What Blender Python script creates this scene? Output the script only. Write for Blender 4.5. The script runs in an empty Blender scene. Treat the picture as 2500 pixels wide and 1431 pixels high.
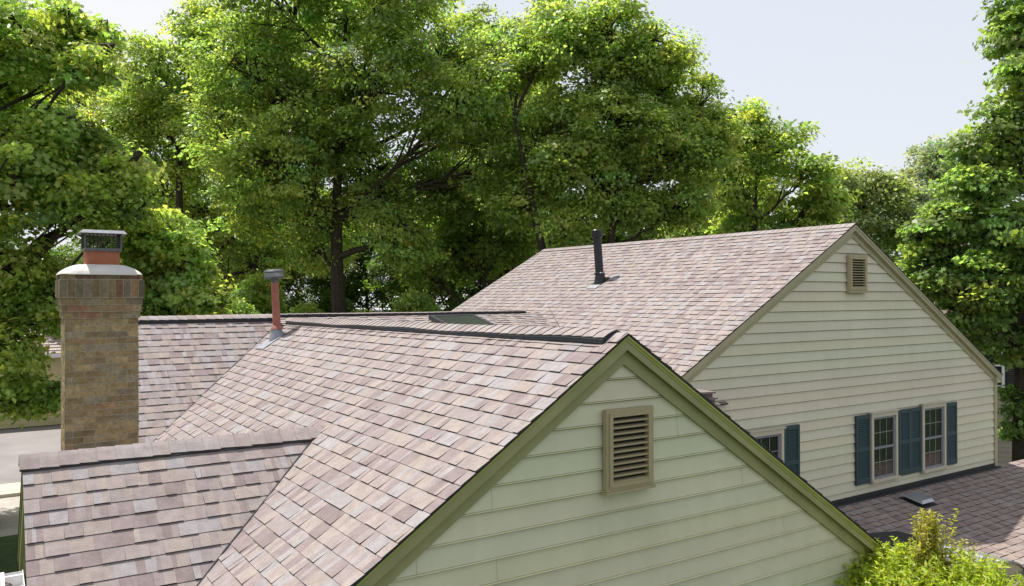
import bpy, math, random
import numpy as np
from mathutils import Vector, Matrix

random.seed(7)
rng = np.random.default_rng(7)
ZC = 6.5                      # height of the camera above the ground (the drone)
scene = bpy.context.scene
COL = scene.collection
V = Vector

# ------------------------------------------------------------------ materials
def new_mat(name):
    m = bpy.data.materials.new(name); m.use_nodes = True
    nt = m.node_tree
    for n in list(nt.nodes): nt.nodes.remove(n)
    out = nt.nodes.new('ShaderNodeOutputMaterial')
    return m, nt, out

def N(nt, kind, **kw):
    n = nt.nodes.new(kind)
    for k, v in kw.items():
        if k in n.inputs: n.inputs[k].default_value = v
        else: setattr(n, k, v)
    return n

def simple(name, color, rough=.6, metal=0., noise=.12, scale=12., bump=0., bscale=60., attr=False, spec=.4, detail=4., noise2=0., scale2=1.5):
    """Principled surface whose base colour varies with two sizes of noise."""
    m, nt, out = new_mat(name)
    p = N(nt, 'ShaderNodeBsdfPrincipled', Roughness=rough, Metallic=metal)
    p.inputs['Specular IOR Level'].default_value = spec
    nt.links.new(p.outputs[0], out.inputs[0])
    tc = N(nt, 'ShaderNodeTexCoord')
    nz = N(nt, 'ShaderNodeTexNoise', Scale=scale, Detail=detail)
    nt.links.new(tc.outputs['Object'], nz.inputs['Vector'])
    mr = N(nt, 'ShaderNodeMapRange')
    mr.inputs[1].default_value = .25; mr.inputs[2].default_value = .75
    mr.inputs[3].default_value = 1 - noise; mr.inputs[4].default_value = 1 + noise
    nt.links.new(nz.outputs[0], mr.inputs[0])
    fac = mr.outputs[0]
    if noise2:
        nz2 = N(nt, 'ShaderNodeTexNoise', Scale=scale2, Detail=5.)
        nt.links.new(tc.outputs['Object'], nz2.inputs['Vector'])
        mr2 = N(nt, 'ShaderNodeMapRange')
        mr2.inputs[1].default_value = .3; mr2.inputs[2].default_value = .7
        mr2.inputs[3].default_value = 1 - noise2; mr2.inputs[4].default_value = 1 + noise2
        nt.links.new(nz2.outputs[0], mr2.inputs[0])
        mu = N(nt, 'ShaderNodeMath', operation='MULTIPLY')
        nt.links.new(fac, mu.inputs[0]); nt.links.new(mr2.outputs[0], mu.inputs[1]); fac = mu.outputs[0]
    vm = N(nt, 'ShaderNodeVectorMath', operation='SCALE')
    if attr:
        a = N(nt, 'ShaderNodeAttribute', attribute_name='Col')
        nt.links.new(a.outputs['Color'], vm.inputs[0])
    else:
        vm.inputs[0].default_value = color
    nt.links.new(fac, vm.inputs['Scale'])
    nt.links.new(vm.outputs[0], p.inputs['Base Color'])
    if bump:
        nb = N(nt, 'ShaderNodeTexNoise', Scale=bscale, Detail=4.)
        nt.links.new(tc.outputs['Object'], nb.inputs['Vector'])
        b = N(nt, 'ShaderNodeBump', Strength=bump, Distance=.01)
        nt.links.new(nb.outputs[0], b.inputs['Height'])
        nt.links.new(b.outputs[0], p.inputs['Normal'])
    return m

def streaks(m, amount=.07):
    nt = m.node_tree; p = next(n for n in nt.nodes if n.type == 'BSDF_PRINCIPLED'); src = p.inputs['Base Color'].links[0].from_socket
    tc = N(nt, 'ShaderNodeTexCoord'); mp = N(nt, 'ShaderNodeMapping'); mp.inputs['Scale'].default_value = (7., 7., .45)
    nt.links.new(tc.outputs['Object'], mp.inputs[0]); nz = N(nt, 'ShaderNodeTexNoise', Scale=1., Detail=6.); nt.links.new(mp.outputs[0], nz.inputs['Vector'])
    mr = N(nt, 'ShaderNodeMapRange'); mr.inputs[1].default_value = .38; mr.inputs[2].default_value = .7; mr.inputs[3].default_value = 1-amount*1.6; mr.inputs[4].default_value = 1+amount*.4
    nt.links.new(nz.outputs[0], mr.inputs[0]); vm = N(nt, 'ShaderNodeVectorMath', operation='SCALE'); nt.links.new(src, vm.inputs[0]); nt.links.new(mr.outputs[0], vm.inputs['Scale']); nt.links.new(vm.outputs[0], p.inputs['Base Color'])

def leaf_mat(name, trans=.58, tint=(1.95, 2.05, .95), gloss=.40):
    """Leaves: the colour of each leaf, light let through from behind, a waxy sheen."""
    m, nt, out = new_mat(name)
    a = N(nt, 'ShaderNodeAttribute', attribute_name='Col')
    p = N(nt, 'ShaderNodeBsdfPrincipled', Roughness=gloss)
    p.inputs['Specular IOR Level'].default_value = .4
    nt.links.new(a.outputs['Color'], p.inputs['Base Color'])
    vm = N(nt, 'ShaderNodeVectorMath', operation='MULTIPLY')
    vm.inputs[1].default_value = tint
    nt.links.new(a.outputs['Color'], vm.inputs[0])
    t = N(nt, 'ShaderNodeBsdfTranslucent')
    nt.links.new(vm.outputs[0], t.inputs['Color'])
    mx = N(nt, 'ShaderNodeMixShader'); mx.inputs[0].default_value = trans
    nt.links.new(p.outputs[0], mx.inputs[1]); nt.links.new(t.outputs[0], mx.inputs[2])
    nt.links.new(mx.outputs[0], out.inputs[0])
    return m

def glass_mat(name, col=(.012, .014, .015)):
    m, nt, out = new_mat(name)
    p = N(nt, 'ShaderNodeBsdfPrincipled', Roughness=.04)
    p.inputs['Base Color'].default_value = (*col, 1)
    p.inputs['Specular IOR Level'].default_value = .4
    tc = N(nt, 'ShaderNodeTexCoord'); nz = N(nt, 'ShaderNodeTexNoise', Scale=1.5)
    nt.links.new(tc.outputs['Object'], nz.inputs[0])
    b = N(nt, 'ShaderNodeBump', Strength=.04, Distance=.05)
    nt.links.new(nz.outputs[0], b.inputs['Height']); nt.links.new(b.outputs[0], p.inputs['Normal'])
    nt.links.new(p.outputs[0], out.inputs[0])
    return m

M = {}
M['shingle'] = simple('shingle', None, .9, noise=.28, scale=170., detail=2., bump=.5, bscale=260., attr=True, spec=.2, noise2=.11, scale2=13.)
M['shingle_under'] = simple('shingle_edge', (.03, .03, .034), .9)
M['siding_bounce'] = simple('siding_bounce', None, .55, noise=.03, scale=5., attr=True, spec=.35, bump=.06, bscale=35., noise2=.06, scale2=1.2)  # near gable boards: green lawn bounce is carried in their colour
M['siding_tan'] = simple('siding_tan', None, .55, noise=.03, scale=5., attr=True, spec=.35, bump=.06, bscale=35., noise2=.05, scale2=.8)
M['trim_bounce'] = simple('trim_bounce', (.30, .285, .14), .5, noise=.06, scale=6, noise2=.1, scale2=1.5)  # trim colour with green bounce light from the lawn mixed in
M['trim_bounce_bright'] = simple('trim_bounce_bright', (.31, .325, .085), .5, noise=.08, scale=6)  # upper rake trim, stronger yellow-green bounce light painted into it
M['trim_tan'] = simple('trim_tan', (.37, .335, .215), .55, noise=.05, scale=6, noise2=.05)
M['soffit'] = simple('soffit', (.44, .42, .25), .6, noise=.05)
M['vent_tan'] = simple('vent_tan', (.37, .31, .185), .5, noise=.05)
M['dark_void'] = simple('dark_void', (.018, .017, .014), .9)
M['window_trim'] = simple('window_trim', (.50, .455, .365), .5, noise=.04)
M['sash'] = simple('sash', (.20, .20, .235), .45, noise=.05)
M['muntin'] = simple('muntin', (.24, .23, .22), .5, noise=.05)
M['pane'] = glass_mat('pane')
M['shutter'] = simple('shutter', (.022, .052, .060), .5, noise=.08, scale=8)
M['black_plastic'] = simple('black_plastic', (.016, .017, .019), .38, noise=.25, scale=9, noise2=.2, scale2=6)
M['ridge_vent'] = simple('ridge_vent', (.018, .02, .024), .55, noise=.3, scale=30)
M['metal_grey'] = simple('metal_grey', (.38, .39, .42), .35, metal=.7, noise=.12, scale=20)
M['galvanised'] = simple('galvanised', (.27, .28, .30), .35, metal=.8, noise=.2, scale=25)
M['dull_steel'] = simple('dull_steel', (.12, .125, .135), .45, metal=.6, noise=.25, scale=25)
M['lead'] = simple('lead', (.27, .29, .33), .5, metal=.3, noise=.15, scale=18)
M['red_paint'] = simple('red_paint', (.30, .105, .075), .55, noise=.14, scale=14, noise2=.12, scale2=5)
M['terracotta'] = simple('terracotta', (.33, .115, .06), .8, noise=.12, scale=16, bump=.1)
M['cement'] = simple('cement', (.53, .51, .49), .9, noise=.1, scale=10, noise2=.12, scale2=4, bump=.2, bscale=40)
M['brick'] = simple('brick', None, .9, noise=.26, scale=30., attr=True, bump=.8, bscale=60., spec=.2, noise2=.22, scale2=9.)
M['mortar'] = simple('mortar', (.40, .355, .265), .95, noise=.18, scale=30, bump=.3)
M['black_metal'] = simple('black_metal', (.02, .02, .02), .5, noise=.2)
M['skylight_frame'] = simple('skylight_frame', (.030, .033, .040), .45, metal=.0, noise=.1)
M['skylight_curb'] = simple('skylight_curb', (.16, .095, .075), .6, noise=.1)
M['skylight_glass'] = glass_mat('skylight_glass', (.045, .055, .045))
M['white_metal'] = simple('white_metal', (.75, .75, .76), .4, noise=.06)
M['dry_leaves'] = simple('dry_leaves', (.22, .14, .08), .9, noise=.5, scale=40, bump=.8)
M['copper_grey'] = simple('roof_metal', (.33, .345, .37), .4, metal=.5, noise=.12, scale=7, noise2=.1)
M['bark'] = simple('bark', (.095, .072, .052), .95, noise=.4, scale=9, bump=.8, bscale=16, noise2=.25, scale2=2)
M['bark_dark'] = simple('bark_dark', (.045, .034, .025), .95, noise=.4, scale=9, bump=.8, bscale=16)
M['leaf'] = leaf_mat('leaf')
M['leaf_far'] = leaf_mat('leaf_far', .45)
M['leaf_bush'] = leaf_mat('leaf_bush', .5, (1.55, 1.65, .6))
M['grass'] = simple('grass', (.032, .06, .014), .95, noise=.4, scale=3, detail=8, noise2=.35, scale2=.25, bump=.6, bscale=30)
M['asphalt'] = simple('asphalt', (.225, .205, .207), .95, noise=.10, scale=.8, detail=10, noise2=.12, scale2=.35)
M['concrete'] = simple('concrete', (.36, .33, .30), .9, noise=.08, scale=4, noise2=.08)
M['kerb'] = simple('kerb', (.47, .42, .35), .9, noise=.08, scale=5)
M['stucco_yellow'] = simple('stucco_yellow', (.55, .47, .27), .85, noise=.06, scale=3)
M['roof_pink'] = simple('roof_pink', (.36, .30, .29), .9, noise=.2, scale=6)
M['roof_pale'] = simple('roof_pale', (.50, .50, .52), .9, noise=.15, scale=4)
M['siding_pink'] = simple('siding_pink', (.34, .28, .24), .7, noise=.05)
M['car_paint'] = simple('car_paint', (.015, .018, .025), .2, metal=.3, noise=.05)
M['tyre'] = simple('tyre', (.02, .02, .02), .85, noise=.15)
M['alloy'] = simple('alloy', (.5, .5, .52), .3, metal=.9, noise=.05)
M['lamp_red'] = simple('lamp_red', (.35, .02, .02), .25, noise=.05)
M['lamp_clear'] = simple('lamp_clear', (.7, .7, .72), .15, noise=.03)

for k in ('siding_bounce', 'siding_tan', 'trim_bounce', 'trim_tan'): streaks(M[k], .022)
streaks(M['shingle'], .05)
# ------------------------------------------------------------------ mesh builder
class MB:
    def __init__(s): s.v = []; s.f = []; s.c = []
    def face(s, pts, col=(.5, .5, .5)):
        i = len(s.v); s.v += [tuple(p) for p in pts]; s.f.append(tuple(range(i, i+len(pts)))); s.c.append(col)
    def box(s, a, b, col=(.5, .5, .5)):
        x0, y0, z0 = a; x1, y1, z1 = b
        s.hexa([(x0,y0,z0),(x1,y0,z0),(x1,y1,z0),(x0,y1,z0),(x0,y0,z1),(x1,y0,z1),(x1,y1,z1),(x0,y1,z1)], col)
    def hexa(s, p, col=(.5, .5, .5)):
        i = len(s.v); s.v += [tuple(q) for q in p]
        for f in ((0,3,2,1),(4,5,6,7),(0,1,5,4),(1,2,6,5),(2,3,7,6),(3,0,4,7)):
            s.f.append(tuple(i+k for k in f)); s.c.append(col)
    def bar(s, a, b, w, h, up=(0, 0, 1), col=(.5, .5, .5)):
        a = V(a); b = V(b); d = (b-a).normalized(); r = d.cross(V(up)).normalized(); u = r.cross(d)
        o = [(-w/2,-h/2),(w/2,-h/2),(w/2,h/2),(-w/2,h/2)]
        s.hexa([a+r*x+u*y for x,y in o]+[b+r*x+u*y for x,y in o], col)
    def lathe(s, prof, c=(0,0,0), axis=(0,0,1), n=24, col=(.5,.5,.5), close=True):
        ax = V(axis).normalized(); t = V((1,0,0)) if abs(ax.x) < .8 else V((0,1,0))
        r = ax.cross(t).normalized(); u = ax.cross(r); c = V(c)
        i = len(s.v); m = len(prof)
        for k in range(n):
            a = 2*math.pi*k/n; d = r*math.cos(a)+u*math.sin(a)
            for R, h in prof: s.v.append(tuple(c+d*R+ax*h))
        for k in range(n):
            k2 = (k+1) % n
            for j in range(m-1):
                s.f.append((i+k*m+j, i+k2*m+j, i+k2*m+j+1, i+k*m+j+1)); s.c.append(col)
        if close:
            s.f.append(tuple(i+k*m+m-1 for k in range(n))); s.c.append(col)
            s.f.append(tuple(i+k*m for k in reversed(range(n)))); s.c.append(col)
    def tube(s, pts, rad, n=6, col=(.5,.5,.5)):
        i = len(s.v); m = len(pts); prev = None
        for k, p in enumerate(pts):
            p = V(p); d = (V(pts[min(k+1, m-1)])-V(pts[max(k-1, 0)]))
            d = d.normalized() if d.length > 1e-6 else V((0,0,1))
            if prev is None:
                t = V((1,0,0)) if abs(d.x) < .8 else V((0,1,0)); r = d.cross(t).normalized()
            else:
                r = (prev-d*prev.dot(d)).normalized()
            prev = r; u = d.cross(r)
            for q in range(n):
                a = 2*math.pi*q/n; s.v.append(tuple(p+(r*math.cos(a)+u*math.sin(a))*rad[k]))
        for k in range(m-1):
            for q in range(n):
                q2 = (q+1) % n
                s.f.append((i+k*n+q, i+k*n+q2, i+(k+1)*n+q2, i+(k+1)*n+q)); s.c.append(col)
        s.f.append(tuple(i+(m-1)*n+q for q in range(n))); s.c.append(col)
    def build(s, name, mat, parent=None, smooth=False, lift=True):
        """One mesh object. Points are given relative to the camera's height; lift puts the ground at 0."""
        o0 = world_of(parent)
        dz = ZC if lift else 0
        me = bpy.data.meshes.new(name)
        me.from_pydata([(x-o0.x, y-o0.y, z+dz-o0.z) for x, y, z in s.v], [], s.f)
        at = me.attributes.new('Col', 'FLOAT_COLOR', 'FACE')
        at.data.foreach_set('color', np.array([(*c[:3], 1.) for c in s.c], np.float32).ravel())
        me.materials.append(M[mat] if isinstance(mat, str) else mat)
        if smooth:
            me.polygons.foreach_set('use_smooth', [True]*len(me.polygons))
            try: me.set_sharp_from_angle(angle=math.radians(35))
            except Exception: pass
        me.update()
        o = bpy.data.objects.new(name, me); COL.objects.link(o)
        if parent: o.parent = parent
        return o

def world_of(o):
    p = V((0, 0, 0))
    while o is not None: p += o.location; o = o.parent
    return p

def thing(name, label, cat, loc, group=None):
    o = bpy.data.objects.new(name, None); COL.objects.link(o); o.location = loc; o.empty_display_size = .3
    o['label'] = label; o['category'] = cat
    if group: o['group'] = group
    return o
def structure(o): o['kind'] = 'structure'; return o

# ------------------------------------------------------------------ clipping helpers
def clip_poly(poly, conv):
    """Sutherland-Hodgman: poly clipped by a convex counter-clockwise polygon."""
    out = poly
    for i in range(len(conv)):
        a = conv[i]; b = conv[(i+1) % len(conv)]
        if not out: return []
        res = []
        def side(p): return (b[0]-a[0])*(p[1]-a[1])-(b[1]-a[1])*(p[0]-a[0])
        for j in range(len(out)):
            p = out[j]; q = out[(j+1) % len(out)]; sp = side(p); sq = side(q)
            if sp >= 0: res.append(p)
            if (sp > 0 > sq) or (sp < 0 < sq):
                t = sp/(sp-sq); res.append((p[0]+t*(q[0]-p[0]), p[1]+t*(q[1]-p[1])))
        out = res
    return out
def ccw(poly):
    a = sum(poly[i][0]*poly[(i+1) % len(poly)][1]-poly[(i+1) % len(poly)][0]*poly[i][1] for i in range(len(poly)))
    return poly if a > 0 else poly[::-1]

# palette of the blended shingles (granule colours)
PAL = [((.362,.315,.280),.24), ((.272,.225,.222),.18), ((.350,.338,.340),.19), ((.322,.282,.270),.25), ((.248,.202,.196),.06), ((.345,.297,.276),.08)]
def shade():
    r = random.random()
    for c, w in PAL:
        if r < w: break
        r -= w
    k = random.uniform(.94, 1.06)
    return tuple((.80*x+.20*m)*k*.88*q for x, m, q in zip(c, (.325,.285,.272), (.945,.922,.945)))

def shingles(name, P0, U, D, poly, parent, expo=.143, label=None, dark=(1, 1, 1), mean_w=.145):
    """A slope of laminated shingles: rows of tabs that rise towards their butt edge, every second tab doubled."""
    P0 = V(P0); U = V(U).normalized(); D = V(D).normalized(); Nn = U.cross(D).normalized()
    if Nn.z < 0: Nn = -Nn
    poly = ccw(poly)
    us = [p[0] for p in poly]; vs = [p[1] for p in poly]
    mb = MB()
    deck = [P0+U*a+D*b-Nn*.004 for a, b in poly]; low = [p-Nn*.012 for p in deck]
    mb.face(deck, (.05,.045,.045)); mb.face(low[::-1], (.04,.04,.04))
    for i in range(len(deck)):
        j = (i+1) % len(deck); mb.face([deck[i], deck[j], low[j], low[i]], (.035,.035,.037))
    v = min(vs); row = 0
    while v < max(vs):
        v1 = v+expo; u = min(us)-random.random()*.3; tooth = random.random() < .5
        wav = random.uniform(-.002, .002)
        while u < max(us):
            w = max(.05, random.gauss(mean_w, .04)); c = shade()
            if tooth: c = tuple(x*.985 for x in c)
            h1 = (.0145 if tooth else .007)+random.uniform(-.001, .001)
            dv = wav+random.uniform(-.0025, .0025)
            skew = random.uniform(-.004, .004) if tooth else 0
            q = clip_poly(ccw([(u,v+dv*0),(u+w,v),(u+w+skew,v1+dv),(u-skew,v1+dv)]), poly)
            if len(q) > 2:
                def lift(p): return .0015+(h1-.0015)*max(0, min(1, (p[1]-v)/expo))
                top = [P0+U*a+D*b+Nn*lift((a,b)) for a, b in q]
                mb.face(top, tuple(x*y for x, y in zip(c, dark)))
                if w > .10 and random.random() < .55:             # part of the tab cut from another blend
                    c2 = shade(); f0 = random.choice((0, .3, .55)); f1 = min(1, f0+random.uniform(.25, .5))
                    q2 = clip_poly(ccw([(u+w*f0,v),(u+w*f1,v),(u+w*f1,v1+dv),(u+w*f0,v1+dv)]), poly)
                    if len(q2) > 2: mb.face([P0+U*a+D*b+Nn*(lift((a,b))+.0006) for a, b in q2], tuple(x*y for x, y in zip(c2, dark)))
                for i in range(len(q)):
                    j = (i+1) % len(q)
                    if max(lift(q[i]), lift(q[j])) < .004: continue
                    e = [top[i], top[j], P0+U*q[j][0]+D*q[j][1]-Nn*.003, P0+U*q[i][0]+D*q[i][1]-Nn*.003]
                    mb.face(e[::-1], (.055,.052,.055))
            u += w; tooth = not tooth
            if random.random() < .12: tooth = not tooth
        v = v1; row += 1
    # make every face point the right way
    o = mb.build(name, 'shingle', parent)
    if label: o['label'] = label
    return o

def ridge_caps(name, a, b, sl, sr, parent, half=.15, expo=.143, raise_=.02, thick=.007, mat='shingle', end_curl=False, dark=1.):
    """Overlapping cap shingles bent over a ridge from a to b; sl, sr are the downslope directions on its two sides."""
    a = V(a); b = V(b); sl = V(sl).normalized(); sr = V(sr).normalized(); ax = (b-a).normalized()
    n = int((b-a).length/expo); mb = MB(); up = V((0,0,1))
    for k in range(n+1):
        s0 = k*expo; s1 = min(s0+expo*1.04, (b-a).length)
        if s1-s0 < .02: continue
        c = shade(); c = tuple(.55*x+.45*y for x, y in zip(c, (.325,.28,.272))); c = tuple(x*dark for x in c)
        lift0 = raise_+.008+random.uniform(0,.001); lift1 = raise_+.002
        j = random.uniform(-.004,.004); hw = half+random.uniform(-.006,.006)
        def sec(s, lf):
            p = a+ax*s
            return [p+sl*hw+up*(lf*.9), p+sl*hw*.33+up*lf*.98, p+up*(lf-.006), p+sr*hw*.33+up*lf*.98, p+sr*hw+up*(lf*.9)]
        A = sec(s0+j, lift0); B = sec(s1+j, lift1)
        for i in range(4): mb.face([A[i], A[i+1], B[i+1], B[i]], c)
        Al = [p-up*(thick+.006) for p in A]; Bl = [p-up*(thick+.004) for p in B]
        for i in range(4): mb.face([Al[i], Al[i+1], A[i+1], A[i]], (.12,.11,.11))
        mb.face([A[0], B[0], Bl[0], Al[0]], (.05,.048,.05)); mb.face([A[4], Al[4], Bl[4], B[4]], (.05,.048,.05))
    return mb.build(name, mat, parent)

def siding(name, mat, Y, poly, zref, e, base, parent, bead=False, ymul=-1, joints=6, jseed=1):
    """Lap siding on a wall in a plane of constant Y; poly is (x, z). Boards lean out towards their lower edge."""
    poly = ccw(poly); mb = MB(); zs = [p[1] for p in poly]; xs = [p[0] for p in poly]
    r = random.Random(jseed)
    k0 = math.floor((min(zs)-zref)/e)-1; k1 = math.ceil((max(zs)-zref)/e)+1
    def strip(za, zb, oa, ob, col, x0=None, x1=None):
        q = clip_poly(ccw([(x0 if x0 is not None else min(xs)-1, za), (x1 if x1 is not None else max(xs)+1, za), (x1 if x1 is not None else max(xs)+1, zb), (x0 if x0 is not None else min(xs)-1, zb)]), poly)
        if len(q) > 2:
            mb.face([(x, Y-(oa+(ob-oa)*((z-za)/(zb-za))), z) for x, z in q], col)
    def xspan(z):
        q = clip_poly(ccw([(min(xs)-1, z-.0005), (max(xs)+1, z-.0005), (max(xs)+1, z+.0005), (min(xs)-1, z+.0005)]), poly)
        return (min(p[0] for p in q), max(p[0] for p in q)) if len(q) > 2 else None
    for k in range(k0, k1):
        zb = zref+k*e; zt = zb+e; c = tuple(x*r.uniform(.965, 1.03) for x in base)
        if bead:
            strip(zb+.020, zt, .018, .004, c)
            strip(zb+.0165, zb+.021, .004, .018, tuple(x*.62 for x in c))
            strip(zb+.010, zb+.0165, .028, .015, (c[0]*1.08, c[1]*1.10, c[2]*.92)); strip(zb, zb+.010, .006, .028, (c[0]*.44, c[1]*.43, c[2]*.26))  # bead highlight and under-lap shade painted into the colour, with some grime
            lo = .006
        else:
            strip(zb+.011, zt, .028, .004, c); strip(zb, zb+.011, .006, .028, (c[0]*.46, c[1]*.43, c[2]*.32)); lo = .006  # shade under each lap darkened into the board colour, with some grime
        s = xspan(zb)
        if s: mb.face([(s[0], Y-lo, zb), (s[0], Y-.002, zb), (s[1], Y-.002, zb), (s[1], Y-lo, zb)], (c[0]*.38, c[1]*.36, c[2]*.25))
        if r.random() < joints/10 and s and s[1]-s[0] > 1.6:
            x = r.uniform(s[0]+.3, s[1]-.3)
            strip(zb+.021, zt-.001, .0195, .0055, tuple(v*.62 for v in base), x, x+.003)
    o = mb.build(name, mat, parent)
    return o

# ================================================================== THE HOUSE
TAN_BOUNCE = (.605, .582, .425); TAN = (.59, .548, .43)  # near wall: the same tan paint with lawn bounce light added
house = thing('house', 'cream clapboard house with blended pinkish shingle roofs, brick chimney and louvred gables', 'house', (6, 9, 0))

mF = .66; FX, FY, FZ = 4.3, 4.83, -.305; FW = 4.93; sag = .0092   # its old ridge sinks a little towards the back         # ridge, rake and gable wall of the near block
mB = .5716; BX, BY, BZ = 12.51, 8.2, 1.235; BW = 8.3       # the taller block on the right
cF = 1/math.hypot(1, mF); cB = 1/math.hypot(1, mB)
SH = 'shingle slopes'

# --- roofs -----------------------------------------------------------------
def slope(P0, U, D, poly, label, **k): return shingles('roof_slope', P0, U, D, poly, house, label=label, **k)
fl = slope((FX, FY, FZ), (0,1,-sag), (-1,0,-mF), [(0,0),(9.0,0),(9.0,4.45),(0,4.45)], 'long near roof slope facing left towards the chimney', mean_w=.165)
fr = slope((FX, FY, FZ), (0,1,-sag), (1,0,-mF), [(0,0),(9.0,0),(9.0,4.75),(0,4.75)], 'far side of the near gable roof', mean_w=.165)
wz = -1.335; mW = .80; WY = 7.70
wf = slope((.225, WY, wz), (1,0,0), (0,-1,-mW), [(0,0),(2.9,0),(2.9,2.1),(0,2.1)], 'small near roof slope at the lower left corner')
wb = slope((.225, WY, wz), (1,0,0), (0,1,-mW), [(0,0),(2.9,0),(2.9,2.1),(0,2.1)], 'back of the small lower left roof')
mR = .766; RY = 13.85; RZ = -.335
rf = slope((1.27, RY, RZ), (1,0,0), (0,-1,-mR), [(0,0),(3.2,0),(3.2,3.4),(0,3.4)], 'rear roof slope seen right of the chimney')
rb = slope((1.27, RY, RZ), (1,0,0), (0,1,-mR), [(0,0),(9.2,0),(9.2,3.2),(0,3.2)], 'back slope of the rear roof')
mS = .23
sf = slope((4.1, RY, RZ), (1,0,0), (0,-1,-mS), [(0,0),(6.6,0),(5.2,5.78),(0,5.78)], 'low pitched roof around the skylight', mean_w=.15)
bl = slope((BX, BY, BZ), (0,1,0), (-1,0,-mB), [(0,0),(9.3,0),(9.3,6.0),(0,5.4)], 'large upper roof slope with the black vent pipe', mean_w=.16)
br = slope((BX, BY, BZ), (0,1,0), (1,0,-mB), [(0,0),(9.3,0),(9.3,5.08/cB),(0,5.08/cB)], 'hidden right slope of the upper roof')
lz = -3.555; mL = .2; LY = 8.28
lr = slope((8.6, LY, lz), (1,0,0), (0,-1,-mL), [(0,0),(13,0),(13,3.0),(0,3.0)], 'low shaded roof below the two windows', mean_w=.17, dark=(1.0, .945, .89))  # same shingles, warm bounce light multiplied into their colours
# the little saddle that shows past the near rake
mb = MB(); A = [(8.05,8.46,-1.325), (8.42,8.52,-1.41), (8.46,8.575,-1.50), (8.52,8.63,-1.59), (8.58,8.70,-1.69), (8.64,8.78,-1.80)]
for i, (xa, xb, zt) in enumerate(A):                      # courses that step down to the right, the shade on their butts painted dark
    c = shade(); y0 = 7.70+.012*i; xl = 8.0
    mb.hexa([(xl,y0,zt-.03),(xb,y0,zt-.045),(xb,8.26,zt-.03),(xl,8.26,zt-.02),(xl,y0,zt-.002),(xb,y0,zt-.02),(xb,8.26,zt-.01),(xl,8.26,zt)], c)
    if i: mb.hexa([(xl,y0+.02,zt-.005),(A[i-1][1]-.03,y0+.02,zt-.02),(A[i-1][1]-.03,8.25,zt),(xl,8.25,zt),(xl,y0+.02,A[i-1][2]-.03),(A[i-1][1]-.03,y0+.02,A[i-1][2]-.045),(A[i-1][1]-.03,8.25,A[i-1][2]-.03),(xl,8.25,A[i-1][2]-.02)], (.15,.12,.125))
sp = MB(); sp.box((8.0,7.76,-3.7),(8.44,8.255,-1.82))
sd = mb.build('saddle_roof', 'shingle', house); sd['label'] = 'stepped shingle end of the saddle between the two gables'
sp.build('saddle_wall', 'trim_tan', sd)

# --- dark bars drawn for the shadowed cut gaps in the valleys -------------------------------------------
def valley(parent, a, b, r=.008):
    mb = MB(); n = 14; pts = []
    for i in range(n+1):
        p = V(a).lerp(V(b), i/n); pts.append(p+V((random.uniform(-1,1)*.004, 0, random.uniform(-1,1)*.002)))
    mb.tube(pts, [r]*len(pts), 5); return mb.build('valley_line', 'ridge_vent', parent)
def inter(mx, x0, z0, my, y0, z0b, x):
    """point of a valley between z = z0 - mx*|x-x0| and z = z0b - my*(y0-y)"""
    z = z0-mx*abs(x-x0)
    if x0 == FX: z -= sag*(y0-(z0b-z)/my-FY)
    return (x, y0-(z0b-z)/my, z+.012)
valley(fl, inter(mF, FX, FZ, mR, RY, RZ, 1.5), inter(mF, FX, FZ, mR, RY, RZ, 4.1))
valley(fl, inter(mF, FX, FZ, mW, WY, wz, 1.0), inter(mF, FX, FZ, mW, WY, wz, 2.74))
valley(bl, (9.95, RY-.12, BZ-mB*(BX-9.95)+.012), (8.9, RY-(RZ-(BZ-mB*(BX-8.9)))/mS, BZ-mB*(BX-8.9)+.012), .006)

# --- ridge caps and ridge vents -----------------------------------------------
ridge_caps('ridge_cap', (FX, FY+.02, FZ), (FX, 5.0, FZ), (-1,0,-mF), (1,0,-mF), fl, half=.13, raise_=.004)
ridge_caps('ridge_cap', (BX, BY, BZ), (BX, 17.45, BZ+.01), (-1,0,-mB), (1,0,-mB), bl, half=.16, raise_=.012)
ridge_caps('ridge_cap', (.2, WY, wz), (2.95, WY, wz+.008), (0,-1,-mW), (0,1,-mW), wf, half=.16, raise_=.034, thick=.012)

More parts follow.
